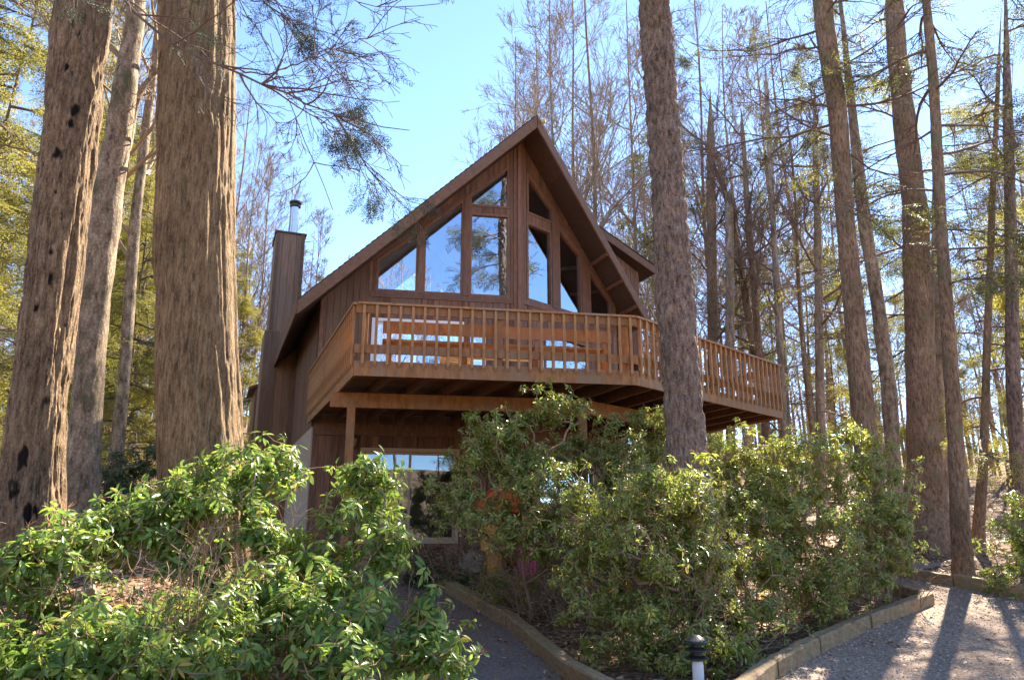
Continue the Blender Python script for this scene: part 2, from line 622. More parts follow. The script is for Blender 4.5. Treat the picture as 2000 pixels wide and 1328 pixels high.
def inpoly(poly):
    poly = np.asarray(poly)
    def f(xy):
        r = np.zeros(len(xy), bool)
        j_ = len(poly) - 1
        for i_ in range(len(poly)):
            a, b = poly[i_], poly[j_]
            c_ = ((a[1] > xy[:, 1]) != (b[1] > xy[:, 1])) & (xy[:, 0] < (b[0] - a[0]) * (xy[:, 1] - a[1]) / (b[1] - a[1] + 1e-12) + a[0])
            r ^= c_
            j_ = i_
        return r
    return f

def g2(px, py):
    p = ground_at(px, py)
    return (p[0], p[1])

# kerb lines read off the photograph
KL = [g2(1250, 1420), g2(1160, 1322), g2(1000, 1228), g2(860, 1148), g2(690, 1098)]
KR = [g2(1360, 1440), g2(1505, 1326), g2(1590, 1278), g2(1690, 1230), g2(1815, 1181)]
KR2 = [KR[-1], g2(1752, 1162)]
KF = [g2(1742, 1124), g2(1868, 1148), g2(2060, 1186)]
path_left = [(-.85, 8.2), (-1.15, 9.2), (-2.1, 11.2), (-3.0, 13.0), (-4.6, 15.2)]
DRIVE = [(-.7, -3), (-.7, 6.4), KL[0]] + KR + [KR2[1], (7.2, 15.0), (9.5, 15.6)] + KF + [(15, 9), (14, -3)]
PATH = [(-.7, 6.4)] + path_left + KL[::-1]
sheet("path", PATH, M['asphalt'], .014, "dark asphalt footpath curving up towards the lower door")
sheet("driveway", DRIVE, M['gravel'], .022, "pinkish grey gravel driveway crossed by tree shadows", .09)

# ------------------------------------------------------------------ landscape timbers
def timber(name, a, b, label, h=.19, w=.17, group=None, jog=0.0):
    a, b = np.array(a), np.array(b)
    d = (b - a) / np.linalg.norm(b - a)
    k = MB()
    nseg = 10
    pts = [a + (b - a) * t for t in np.linspace(0, 1, nseg + 1)]
    c0 = np.array([*a, gzf(*a)])
    s = np.array([-d[1], d[0]])
    rng = random.Random(len(label) * 7 + 3)
    rows = []
    for p in pts:
        z = gzf(*p)
        o = s * rng.uniform(-.008, .008)
        dz = rng.uniform(-.007, .007)
        ch = .018
        prof = [(-w / 2, -.08), (-w / 2, h - ch), (-w / 2 + ch, h), (w / 2 - ch, h), (w / 2, h - ch), (w / 2, -.08)]
        rows.append([np.array([*(p + o + s * u), z + dz + v]) for u, v in prof])
    V = np.array(rows).reshape(-1, 3)
    m = 6
    i = np.arange(nseg)[:, None] * m
    j = np.arange(m)[None, :]
    kk = (j + 1) % m
    k.add(V, np.stack([i + j, i + m + j, i + m + kk, i + kk], -1).reshape(-1, 4))
    k.poly(V[:m])
    k.poly(V[-m:][::-1])
    return tag(k.build(name, M['timber'], origin=tuple(c0)), label, "garden edging", group)

def lerp2(a, b, t):
    return (a[0] + (b[0] - a[0]) * t, a[1] + (b[1] - a[1]) * t)

GT = "wooden timbers edging the drive and path"
timber("landscape_timber", lerp2(KL[0], KL[1], .3), KL[2], "long weathered timber beside the asphalt path running down to the picture's bottom edge", group=GT)
timber("landscape_timber", lerp2(KL[2], KL[3], .02), KL[3], "mossy timber along the middle of the path edge beside the leaf litter", group=GT)
timber("landscape_timber", lerp2(KL[3], KL[4], .02), KL[4], "shaded timber at the upper end of the path below the sliding door", group=GT)
timber("landscape_timber", lerp2(KR[0], KR[1], .2), KR[1], "edging timber cut by the bottom edge of the picture, right of the white path light", group=GT)
timber("landscape_timber", lerp2(KR[1], KR[2], .03), KR[2], "edging timber between gravel and leafy bed, second from the picture's bottom edge", group=GT)
timber("landscape_timber", lerp2(KR[2], KR[3], .02), KR[3], "sunlit edging timber between gravel and the dark glossy bush", group=GT)
timber("landscape_timber", lerp2(KR[3], KR[4], .02), KR[4], "last edging timber of the shrub bed, ending at its squared corner", group=GT)
timber("landscape_timber", lerp2(KR2[0], KR2[1], .14), KR2[1], "short timber turning back behind the squared bed corner", group=GT)
timber("landscape_timber", KF[0], KF[1], "far gravel timber left of the slim trunk standing at the edging", group=GT)
timber("landscape_timber", lerp2(KF[1], KF[2], .02), KF[2], "far gravel timber running out of the picture right of the slim trunk", h=.22, group=GT)

# ------------------------------------------------------------------ house
AX, LF, RF = -21.631, 79.851, 44.280                 # bearings: house axis, left front face, right front face
ax, lf, rf = dirv(AX), dirv(LF), dirv(RF)
D0 = P(690, 733, 11.3)                              # deck corner, underside of rim
ZRIM = D0[2]
ZDECK = ZRIM + .235
D1 = D0 + along(D0, LF, 1245) * lf
D2 = D1 + along(D1, RF, 1530) * rf
H0 = D0 + along(D0, AX, 603) * ax + lf * .10         # left front corner of the house
H1 = H0 + along(H0, LF, 1016) * lf                   # prow
H2 = H1 + along(H1, RF, 1212) * rf                   # right front corner
LENB = 8.5
for v_ in (H0, H1, H2): v_[2] = 0
ZSLAB = 1.2
APX = H1 - .92 * ax
APX = np.array([APX[0], APX[1], 0]); 
_t = ray(1050, 226)
A = onplane(1048, 226, APX, LF)                    # apex of the roof overhang
EL = onplane(583, 584, A, LF)                       # left eave at the front
ER = onplane(1263, 612, A, RF)                      # right eave at the front

def plane_z(p0, p1, d):                             # plane through p0, p1 holding horizontal direction d
    nn = np.cross(p1 - p0, d)
    return lambda q: p0[2] - ((q[0] - p0[0]) * nn[0] + (q[1] - p0[1]) * nn[1]) / nn[2]

zroofL, zroofR = plane_z(A, EL, ax), plane_z(A, ER, ax)
RT_ = .26                                           # roof build-up, measured straight down

house = thing("wooden_house", (H1[0], H1[1], ZSLAB), "brown timber house with a steep prow gable and tall trapezoid windows", "house")

def plank_wall(k, p0, az, u0, u1, zb, zt, holes=(), pw=.145, gap=.010, edges=()):
    d, nrm = dirv(az), dirv(az + 90)
    cuts = set(np.round(np.arange(u0, u1, pw), 4)) | {round(u1, 4)}
    for h in holes:
        cuts |= {round(h[0], 4), round(h[1], 4)}
    cuts = sorted(c for c in cuts if u0 - 1e-6 <= c <= u1 + 1e-6)
    cl = [cuts[0]]
    for c in cuts[1:]:
        if c - cl[-1] > .012:
            cl.append(c)
    for a, b in zip(cl[:-1], cl[1:]):
        mid = (a + b) / 2
        iv = [(zb, zt)]
        for (ha, hb, lo, hi) in holes:
            if ha - 1e-3 <= mid <= hb + 1e-3:
                nv = []
                for (z0, z1) in iv:
                    if hi(mid) > z0(mid) and lo(mid) < z1(mid):
                        if lo(mid) - z0(mid) > .01: nv.append((z0, lo))
                        if z1(mid) - hi(mid) > .01: nv.append((hi, z1))
                    else:
                        nv.append((z0, z1))
                iv = nv
        for z0, z1 in iv:
            if max(z1(a) - z0(a), z1(b) - z0(b)) < .01:
                continue
            def pt(u, z, w):
                return p0 * np.array([1, 1, 0]) + d * u + nrm * w + Z3 * z
            def slab(ua, ub, w0, w1):
                za0, zb0 = z0(ua), z0(ub)
                za1, zb1 = max(z1(ua), za0 + .005), max(z1(ub), zb0 + .005)
                k.hexa([pt(ua, za0, w1), pt(ub, zb0, w1), pt(ub, zb0, w0), pt(ua, za0, w0)],
                       [pt(ua, za1, w1), pt(ub, zb1, w1), pt(ub, zb1, w0), pt(ua, za1, w0)])
            slab(a, b, -.14, -.012)
            slab(a + gap / 2, b - gap / 2, -.0115, .010)

def const(z):
    return lambda u: z

def uz(px, py, p0, az):
    q = onplane(px, py, p0, az)
    return ((q - p0) @ dirv(az), q[2])

def inset(poly, w):
    p = np.asarray(poly, float)
    n = len(p)
    out = []
    ar = sum(p[i][0] * p[(i + 1) % n][1] - p[(i + 1) % n][0] * p[i][1] for i in range(n))
    sg = 1 if ar > 0 else -1
    for i in range(n):
        a, b, c = p[i - 1], p[i], p[(i + 1) % n]
        e1, e2 = b - a, c - b
        e1 /= np.linalg.norm(e1)
        e2 /= np.linalg.norm(e2)
        n1 = np.array([-e1[1], e1[0]]) * sg
        n2 = np.array([-e2[1], e2[0]]) * sg
        den = 1 + n1 @ n2
        out.append(b + (n1 + n2) * w / max(den, .25))
    return np.array(out)

def window(parent, p0, az, poly, mat, fw=.06, d0=-.10, d1=.028, glass=None, name="window", label=None):
    """poly: outer corners (u, z) of the frame; a ring-shaped frame with one pane behind."""
    d, nrm = dirv(az), dirv(az + 90)
    base = p0 * np.array([1, 1, 0])
    out = np.asarray(poly, float)
    inn = inset(out, fw)
    to3 = lambda q, w: base + d * q[0] + Z3 * q[1] + nrm * w
    k = MB()
    n = len(out)
    for i_ in range(n):
        j_ = (i_ + 1) % n
        k.hexa([to3(out[i_], d0), to3(out[j_], d0), to3(inn[j_], d0), to3(inn[i_], d0)],
               [to3(out[i_], d1), to3(out[j_], d1), to3(inn[j_], d1), to3(inn[i_], d1)])
    f = k.build(name, mat, parent)
    if label: f["label"] = label
    g = MB()
    big = inset(out, fw - .012)
    g.prism([to3(q, -.045) for q in big], nrm * .008)
    g.build("pane", glass or M['glass'], f)
    return f

Lp = lambda px, py: uz(px, py, H0, LF)
Rp = lambda px, py: uz(px, py, H1, RF)
ULEN = float((H1 - H0) @ lf)
URLEN = float((H2 - H1) @ rf)
rbL = lambda u: zroofL(H0 + lf * u) - RT_ - .005       # underside of the roof over the left face
rbR = lambda u: zroofR(H1 + rf * u) - RT_ - .005

def quad_from(f, tl, tr, br, bl):
    """Plumb-sided pane outline from four photograph corners, sides made exactly vertical."""
    TL, TR, BR, BL = f(*tl), f(*tr), f(*br), f(*bl)
    ul, ur = (TL[0] + BL[0]) / 2, (TR[0] + BR[0]) / 2
    return [(ul, BL[1]), (ur, BR[1]), (ur, TR[1]), (ul, TL[1])]

sillL = Lp(736, 569)[1]
WL = [quad_from(Lp, (735, 506), (818, 452), (817, 572), (735, 567)),
      quad_from(Lp, (827, 444), (906, 388), (905, 575), (826, 572)),
      quad_from(Lp, (917, 418), (995, 421), (995, 580), (916, 576)),
      quad_from(Lp, (917, 380), (995, 325), (995, 406), (917, 403))]
WR = [quad_from(Rp, (1028, 334), (1079, 410), (1079, 435), (1028, 420)),
      quad_from(Rp, (1028, 436), (1077, 450), (1077, 600), (1028, 586)),
      quad_from(Rp, (1090, 442), (1135, 500), (1135, 620), (1090, 606)),
      quad_from(Rp, (1150, 526), (1194, 589), (1194, 634), (1150, 625))]
for W_ in WL + WR:
    pass
for q in WL[:3]:
    q[0] = (q[0][0], sillL); q[1] = (q[1][0], sillL)
zt = WL[3][0][1]; WL[3][1] = (WL[3][1][0], zt)
zt = WL[2][2][1]; WL[2][3] = (WL[2][3][0], zt)
sillR = np.mean([WR[1][0][1], WR[1][1][1], WR[2][0][1], WR[2][1][1]])
for q in WR[1:]:
    q[0] = (q[0][0], sillR); q[1] = (q[1][0], sillR)
zt = np.mean([WR[1][2][1], WR[1][3][1]]); WR[1][2] = (WR[1][2][0], zt); WR[1][3] = (WR[1][3][0], zt)
zt = np.mean([WR[0][0][1], WR[0][1][1]]); WR[0][0] = (WR[0][0][0], zt); WR[0][1] = (WR[0][1][0], zt)

def lin(q0, q1):
    return lambda u: q0[1] + (q1[1] - q0[1]) * (u - q0[0]) / (q1[0] - q0[0])

def hole_of(q):
    return (q[0][0], q[1][0], lin(q[0], q[1]), lin(q[3], q[2]))

# main-floor glazing
s0, s1 = Lp(726, 640)[0], Lp(906, 640)[0]
zdt = np.mean([Lp(728, 621)[1], Lp(905, 629)[1]])
slider_up = [(s0, ZDECK + .06), (s1, ZDECK + .06), (s1, zdt), (s0, zdt)]
w0, w1 = Lp(914, 640)[0], Lp(989, 640)[0]
zwt = Lp(930, 633)[1]
wm = (w0 + w1) / 2 + .08
main_w1 = [(w0, ZDECK + .5), (wm - .04, ZDECK + .5), (wm - .04, zwt), (w0, zwt)]
main_w2 = [(wm + .04, ZDECK + .5), (w1, ZDECK + .5), (w1, zwt), (wm + .04, zwt)]
rw0, rw1 = Rp(1062, 640)[0], Rp(1150, 640)[0]
rwin = [(rw0, ZDECK + .5), (rw1, ZDECK + .5), (rw1, zwt), (rw0, zwt)]
# lower sliding door and window
b0, b1 = Lp(700, 960)[0], Lp(896, 960)[0]
zb_t = Lp(705, 874)[1]
zb_b = ZSLAB + .06
low_door = [(b0, zb_b), (b1, zb_b), (b1, zb_t), (b0, zb_t)]
lw0, lw1 = Rp(1050, 960)[0], Rp(1160, 960)[0]
low_win = [(lw0, 2.1), (lw1, 2.1), (lw1, 3.0), (lw0, 3.0)]

k = MB()
plank_wall(k, H0, LF, 0, ULEN, const(.8), rbL, [hole_of(q) for q in WL + [slider_up, main_w1, main_w2, low_door]])
plank_wall(k, H1, RF, 0, URLEN, const(.8), rbR, [hole_of(q) for q in WR + [rwin, low_win]])
zlw = ZRIM - .10
HB0, HB2 = H0 + ax * LENB, H2 + ax * LENB
zsideL = zroofL(H0) - RT_ - .01
zsideR = zroofR(H2) - RT_ - .01
plank_wall(k, HB0, AX + 180, 0, LENB - .14, const(zlw), const(zsideL))
added_sidewin = [(ua, ub, const(ZDECK + .25), const(zsideR - .14)) for ua, ub in ((.6, 2.6), (3.0, 5.0), (5.4, 7.8))]  # unseen windows added in the right wall so sun brightens the rooms
plank_wall(k, H2, AX, .0, LENB, const(.8), const(zsideR), added_sidewin)
HB1 = H1 + ax * LENB
back_az = lambda p, q: math.degrees(math.atan2(q[0] - p[0], q[1] - p[1]))
def back_wall(p, q, zr):
    az = back_az(p, q)
    wl_ = float(np.linalg.norm((q - p)[:2]))
    zz = lambda u: zr(p + dirv(az) * u) - RT_ - .01
    plank_wall(k, p, az, 0, wl_, const(.8), zz, [(.4, wl_ - .4, const(ZDECK + .2), lambda u: zz(u) - .25)])  # unseen opening added in each back half to brighten the interior
back_wall(HB2, HB1, zroofR)
back_wall(HB1, HB0, zroofL)
k.build("wall", M['siding'], house)

k = MB()                                           # foundation under the left side
q0, q1 = H0 + ax * .0, HB0
n_l = dirv(AX - 90)
k.hexa([q0 + n_l * -.10 + Z3 * .6, q0 + n_l * .03 + Z3 * .6, q1 + n_l * .03 + Z3 * .6, q1 + n_l * -.10 + Z3 * .6],
       [q0 + n_l * -.10 + Z3 * (zlw - .005), q0 + n_l * .03 + Z3 * (zlw - .005), q1 + n_l * .03 + Z3 * (zlw - .005), q1 + n_l * -.10 + Z3 * (zlw - .005)])
tag(k.build("foundation", M['concrete'], house), "pale stucco foundation")

for q in WL:
    window(house, H0, LF, q, M['trim'])
for q in WR:
    window(house, H1, RF, q, M['trim'])
window(house, H0, LF, main_w1, M['trim'])
window(house, H0, LF, main_w2, M['trim'])
window(house, H1, RF, rwin, M['trim'])
window(house, H1, RF, low_win, M['almond'])

def slider(poly, mat, label, glass):
    u0, z0 = poly[0]
    u1, z1 = poly[2]
    d, nrm = lf, dirv(LF + 90)
    base = H0 * np.array([1, 1, 0])
    k = MB()
    def b(ua, ub, za, zb, w0, w1):
        t = lambda u, z, w: base + d * u + Z3 * z + nrm * w
        k.hexa([t(ua, za, w1), t(ub, za, w1), t(ub, za, w0), t(ua, za, w0)], [t(ua, zb, w1), t(ub, zb, w1), t(ub, zb, w0), t(ua, zb, w0)])
    b(u0, u0 + .07, z0, z1, -.12, .03)
    b(u1 - .07, u1, z0, z1, -.12, .03)
    b(u0 + .07, u1 - .07, z1 - .08, z1, -.12, .033)
    b(u0 + .07, u1 - .07, z0, z0 + .05, -.12, .033)
    f = k.build("sliding_door", mat, house)
    f["label"] = label
    um = (u0 + u1) / 2
    for (ua, ub, off) in ((u0 + .072, um + .03, -.03), (um - .03, u1 - .072, -.075)):
        k = MB()
        b(ua, ua + .06, z0 + .052, z1 - .082, off - .03, off)
        b(ub - .06, ub, z0 + .052, z1 - .082, off - .03, off)
        b(ua + .06, ub - .06, z1 - .14, z1 - .082, off - .03, off)
        b(ua + .06, ub - .06, z0 + .052, z0 + .13, off - .03, off)
        k.build("door_sash", mat, f)
        k = MB()
        b(ua + .05, ub - .05, z0 + .12, z1 - .13, off - .019, off - .011)
        k.build("pane", glass, f)
    k = MB()
    b(um + .035, um + .05, z0 + .95, z0 + 1.2, -.03, .02)
    k.build("handle", M['black'], f)

slider(slider_up, M['white'], "white framed sliding door behind the deck railing", M['glass'])
slider(low_door, M['almond'], "almond framed sliding door under the deck", M['glassdark'])

# corner trim, prow post, band boards
k = MB()
nl, nr = dirv(LF + 90), dirv(RF + 90)
pw = H1 + (nl + nr) / np.linalg.norm(nl + nr) * .03
zc = zroofL(H1) - RT_ - .02
pu0, pu1 = Lp(996, 500)[0], Rp(1026, 500)[0]
def board(p0, az, u0, u1, z0, z1, w0=.0105, w1=.045):
    d, nrm = dirv(az), dirv(az + 90)
    b = p0 * np.array([1, 1, 0])
    t = lambda u, z, w: b + d * u + Z3 * z + nrm * w
    z0a, z0b = (z0(u0), z0(u1)) if callable(z0) else (z0, z0)
    z1a, z1b = (z1(u0), z1(u1)) if callable(z1) else (z1, z1)
    k.hexa([t(u0, z0a, w1), t(u1, z0b, w1), t(u1, z0b, w0), t(u0, z0a, w0)], [t(u0, z1a, w1), t(u1, z1b, w1), t(u1, z1b, w0), t(u0, z1a, w0)])
board(H0, LF, ULEN - .16, ULEN, 1.0, lambda u: rbL(u) - .02, .0105, .05)
board(H1, RF, 0, .10, 1.0, lambda u: rbR(u) - .02, .0105, .05)
board(H0, LF, ULEN - .06, ULEN + .02, 1.0, lambda u: rbL(min(u, ULEN)) - .03, .051, .10)
board(H0, LF, .0, .10, ZRIM + .3, lambda u: rbL(u) - .02, .0105, .03)
board(H0, LF, WL[0][0][0] - .12, ULEN - .165, sillL - .14, sillL - .003, .0105, .034)
board(H1, RF, .105, WR[3][1][0] + .05, sillR - .13, sillR - .003, .0105, .034)
for wa, wb, fz in ((WL[0], WL[1], 1), (WL[1], WL[2], 1)):
    board(H0, LF, wa[1][0] - .006, wb[0][0] + .006, sillL - .002, lambda u: rbL(u) - .3, .029, .05)
for wa, wb in ((WR[1], WR[2]), (WR[2], WR[3])):
    board(H1, RF, wa[1][0] - .006, wb[0][0] + .006, sillR - .002, lambda u: rbR(u) - .25, .029, .05)
# sloping head trims under the soffit
board(H0, LF, WL[0][0][0] - .1, WL[1][1][0], lambda u: lin(WL[0][3], WL[1][2])(u) + .01, lambda u: lin(WL[0][3], WL[1][2])(u) + .11, .0105, .04)
board(H1, RF, WR[0][0][0], WR[3][1][0], lambda u: lin(WR[0][3], WR[3][2])(u) + .01, lambda u: lin(WR[0][3], WR[3][2])(u) + .11, .0105, .04)
# ledger under the deck
board(H0, LF, .02, ULEN - .18, ZRIM - .28, ZRIM - .02, .0105, .055)
board(H1, RF, .18, URLEN, ZRIM - .28, ZRIM - .02, .0105, .055)
# side corner boards
n_ls = dirv(AX - 90)
k.build("trim_board", M['trim'], house)

# roof slabs
FILL_HOLE = (.22, .66, 2.6, 4.6)                             # unseen right-slope opening added to light the interior: down-slope and along-ridge extents
def roof_slab(name, A0, E0, lenb, mat, hole=False):
    k = MB()
    at_ = lambda s, l: A0 + (E0 - A0) * s + ax * l - Z3 * .03
    h = FILL_HOLE
    for (sa, sb, la, lb) in ([(0, h[0], 0, lenb), (h[1], 1, 0, lenb), (h[0], h[1], 0, h[2]), (h[0], h[1], h[3], lenb)] if hole else [(0, 1, 0, lenb)]):
        k.prism([at_(sa, la), at_(sb, la), at_(sb, lb), at_(sa, lb)], -Z3 * (RT_ - .03))
    return k.build(name, mat, house)

LENR = LENB + 2.2
k = MB()                                           # soffit deck and shingles
roofs = []
for (E0, sgn) in ((EL, 1), (ER, -1)):
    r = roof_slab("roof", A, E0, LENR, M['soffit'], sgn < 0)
    roofs.append(r)
    # shingle courses, each a thin lapped strip, with a ragged lower edge
    k = MB()
    slope = np.linalg.norm(E0 - A)
    nc = int(slope / .16)
    rng = np.random.default_rng(4)
    dn = (E0 - A) / nc
    over = -(ax) * .035
    for c in range(nc):
        cut = sgn < 0 and FILL_HOLE[0] - .01 < (c + .5) / nc < FILL_HOLE[1] + .01
        for (la, lb) in (((0, FILL_HOLE[2]), (FILL_HOLE[3], LENR + .06)) if cut else ((0, LENR + .06),)):
            p0 = A + dn * c - ax * .03 + ax * la
            p1 = A + dn * (c + (1.0 if cut else 1.12)) - ax * .03 + ax * la
            l0, l1 = p0 + ax * (lb - la), p1 + ax * (lb - la)
            up0, up1 = Z3 * .004, Z3 * .022
            if sgn > 0:
                k.hexa([p0 - Z3 * .028, p1 - Z3 * .028, l1 - Z3 * .028, l0 - Z3 * .028], [p0 + up0, p1 + up1 + Z3 * rng.uniform(0, .01), l1 + up1, l0 + up0])
            else:
                k.hexa([p1 - Z3 * .028, p0 - Z3 * .028, l0 - Z3 * .028, l1 - Z3 * .028], [p1 + up1 + Z3 * rng.uniform(0, .01), p0 + up0, l0 + up0, l1 + up1])
    k.build("shingles", M['shingle'], r)
    # rake fascia and sub-fascia
    k = MB()
    nf = dirv((LF if sgn > 0 else RF) + 90)
    a0 = A - Z3 * .03
    e0 = E0 - Z3 * .03
    hgt = .32 if sgn > 0 else .31
    k.hexa([a0 - Z3 * hgt, e0 - Z3 * hgt, e0 - Z3 * hgt + nf * .045, a0 - Z3 * hgt + nf * .045] if sgn < 0 else
           [e0 - Z3 * hgt, a0 - Z3 * hgt, a0 - Z3 * hgt + nf * .045, e0 - Z3 * hgt + nf * .045],
           [a0, e0, e0 + nf * .045, a0 + nf * .045] if sgn < 0 else [e0, a0, a0 + nf * .045, e0 + nf * .045])
    # eave fascia
    ne = dirv(AX - 90 if sgn > 0 else AX + 90)
    k.hexa([e0 - Z3 * .30, e0 - Z3 * .30 + ne * .04, e0 + ax * LENR - Z3 * .30 + ne * .04, e0 + ax * LENR - Z3 * .30],
           [e0, e0 + ne * .04, e0 + ax * LENR + ne * .04, e0 + ax * LENR])
    k.build("fascia", M['fascia'], r)
    # lookouts showing under the overhang
    for s in (() if sgn > 0 else (.62, .76, .9)):
        k = MB()
        q = A + (E0 - A) * s
        q = q - Z3 * (RT_ + .045)
        k.bar(q + nf * -.02, q + ax * .9, .07, .09)
        k.build("lookout", M['trim'], r)

# interior: ceiling lining, floors, inner walls
k = MB()
for (E0, zr, c0) in ((EL, zroofL, H0), (ER, zroofR, H2)):
    a0 = H1 + ax * .18
    c = c0 + ax * .18
    Lc = LENB - .5
    for (sa, sb, la, lb) in ([(0, 1, 0, Lc)] if c0 is H0 else [(0, .12, 0, Lc), (.80, 1, 0, Lc), (.12, .80, 0, 1.0), (.12, .80, 3.6, Lc)]):  # right lining left open below the added roof opening
        pts = []
        for (s_, l_) in ((sa, la), (sb, la), (sb, lb), (sa, lb)):
            q = (a0 + (c - a0) * s_ + ax * l_) * np.array([1, 1, 0])
            pts.append(q + Z3 * (zr(q) - RT_ - .03))
        k.prism(pts, -Z3 * .02)
k.build("ceiling", M['ceiling'], house)
k = MB()
for zf in (ZDECK - .12, ZSLAB - .1):
    k.prism([H0 + ax * .16 + Z3 * zf, H1 + ax * .16 + Z3 * zf, H2 + ax * .16 + Z3 * zf, H2 + ax * (LENB - .2) + Z3 * zf, H1 + ax * (LENB - .2) + Z3 * zf, H0 + ax * (LENB - .2) + Z3 * zf][::-1], Z3 * .1)
k.build("floor", M['inner'], house)
k = MB()
for (p, q) in ((H0 + ax * 4.8, H1 + ax * 4.8), (H1 + ax * 4.8, H2 + ax * 4.8)):
    zr = zroofL if p is not H1 and np.allclose(p, H0 + ax * 4.8) else zroofR
    tops = [ZDECK - .13, ZDECK - .13]
    k.prism([p + Z3 * ZSLAB, q + Z3 * ZSLAB, q + Z3 * tops[1], p + Z3 * tops[0]], ax * .1)
k.build("inner_wall", M['inner'], house)
for (ua, ub, lo, hi) in added_sidewin:  # frames and panes for the side openings added for interior light
    window(house, H2, AX, [(ua, lo(0)), (ub, lo(0)), (ub, hi(0)), (ua, hi(0))], M['trim'], glass=M['glassdark'])

# dormer on the right slope
DP = A + ax * 3.4
dn_ = dirv(AX + 90)
DE = onplane(1279, 522, DP, AX + 90)
DT = onplane(1180, 452, DP, AX + 90)
sl = (DT - DE) / abs((DT - DE) @ dn_)
DT2 = DE + sl * 2.6
k = MB()
k.prism([DE, DT2, DT2 + ax * 4.2, DE + ax * 4.2], -Z3 * .14)
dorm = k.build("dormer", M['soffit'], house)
k = MB()
k.prism([DE + Z3 * .003 - ax * .04 + dn_ * .05, DT2 + Z3 * .003 - ax * .04, DT2 + Z3 * .003 + ax * 4.25, DE + Z3 * .003 + ax * 4.25 + dn_ * .05], Z3 * .035)
k.build("roof", M['shingle'], dorm)
k = MB()
k.hexa([DT2 - Z3 * .24 - ax * .035, DE - Z3 * .24 - ax * .035, DE - Z3 * .24 - ax * .002, DT2 - Z3 * .24 - ax * .002],
       [DT2 - ax * .035, DE - ax * .035, DE - ax * .002, DT2 - ax * .002])
k.hexa([DE - Z3 * .2 + dn_ * .002, DE - Z3 * .2 + dn_ * .035, DE - Z3 * .2 + dn_ * .035 + ax * 4.2, DE - Z3 * .2 + dn_ * .002 + ax * 4.2],
       [DE + dn_ * .002, DE + dn_ * .035, DE + dn_ * .035 + ax * 4.2, DE + dn_ * .002 + ax * 4.2])
k.build("fascia", M['fascia'], dorm)
k = MB()
cw = DE - dn_ * .42 + ax * .3
t_in = DT2 + ax * .3
wlen = float((cw - t_in) @ dn_)
def dz(u):
    q = t_in + dn_ * u
    return t_in[2] + (cw[2] - t_in[2]) * u / wlen - .15
plank_wall(k, t_in, AX + 90, 0, wlen, lambda u: zroofR(t_in + dn_ * u) - .2, dz)
plank_wall(k, cw, AX, 0, 3.6, lambda u: zroofR(cw) - .2, const(cw[2] - .20))
k.build("wall", M['siding'], dorm)

# chimney
cs = along(H0 + Z3 * 6.8, AX, 580)
CB = H0 + ax * cs
wd = .84
CBL = CB + n_ls * wd
ctop = onplane(560, 456, CB, AX + 90)[2]
cmid = onplane(560, 650, CB, AX + 90)[2]
chim = None
k = MB()
def tower(p, w, dep, z0, z1, lap=.0):
    f0 = p + n_ls * w
    plank_wall(k, f0, AX + 90, 0, w, const(z0), const(z1), pw=.2)                        # front
    plank_wall(k, f0 + ax * dep, AX + 180, 0, dep, const(z0), const(z1), pw=.2)           # left
    plank_wall(k, p + ax * .0, AX, 0, dep, const(z0), const(z1), pw=.2)                  # right
    plank_wall(k, p + ax * dep, AX - 90, 0, w, const(z0), const(z1), pw=.2)
tower(CB, wd, 1.3, cmid - .02, ctop)
tower(CB - ax * .08, wd + .10, 1.5, .7, cmid)
chim = k.build("chimney", M['chim'], house)
k = MB()
b0_, b1_ = CB + n_ls * (wd + .05) - ax * .05, CB - n_ls * .05 - ax * .05
k.prism([b0_ + Z3 * (ctop + .002), b1_ + Z3 * (ctop + .002), b1_ + ax * 1.4 + Z3 * (ctop + .002), b0_ + ax * 1.4 + Z3 * (ctop + .002)], Z3 * .05)
b0_, b1_ = CB + n_ls * (wd + .14) - ax * .12, CB - n_ls * .02 - ax * .12
k.build("chimney_cap", M['cap'], chim)
k = MB()
for uu in (0.0, wd - .09):
    p0_ = CB + n_ls * (wd - uu)
    b_ = p0_ * np.array([1, 1, 0])
    t_ = lambda u, z, w: b_ + dirv(AX + 90) * u - ax * w + Z3 * z
    k.hexa([t_(0, cmid + .06, .035), t_(.09, cmid + .06, .035), t_(.09, cmid + .06, .0105), t_(0, cmid + .06, .0105)],
           [t_(0, ctop, .035), t_(.09, ctop, .035), t_(.09, ctop, .0105), t_(0, ctop, .0105)])
k.build("corner_board", M['fascia'], chim)
k = MB()
fc = CB + n_ls * (wd * .38) + ax * .5
zft = onplane(571, 404, fc, AX + 90)[2]
k.lathe([fc[0], fc[1], 0], [(.125, ctop + .05), (.125, zft)], 20)
fl = k.build("flue_pipe", M['steel'], chim, smooth=True)
k = MB()
k.lathe([fc[0], fc[1], zft], [(.14, -.02), (.17, .0), (.17, .06), (.13, .065), (.13, .11), (.19, .115), (.19, .17), (.1, .21)], 20)
k.build("flue_cap", M['cap'], fl)
# small lean-to eave low behind the chimney
k = MB()
pe = CB + ax * 1.5 + n_ls * .05
zl1 = onplane(508, 752, pe, AX + 90)[2]
pz = pe * np.array([1, 1, 0])
k.prism([pz + Z3 * (zl1 + .35), pz + n_ls * 1.15 + Z3 * (zl1 - .15), pz + n_ls * 1.15 + ax * 2 + Z3 * (zl1 - .15), pz + ax * 2 + Z3 * (zl1 + .35)], Z3 * .08)
k.build("side_roof", M['fascia'], house)
k = MB()
plank_wall(k, pz + n_ls * .95 + ax * .12, AX + 90, 0, .95, const(.7), lambda u: zl1 - .15 + .5 * (u + .2) / 1.15 - .02)
plank_wall(k, pz + n_ls * .95 + ax * 1.95, AX + 180, 0, 1.8, const(.7), const(zl1 - .1))
k.build("side_wall", M['chim'], house)

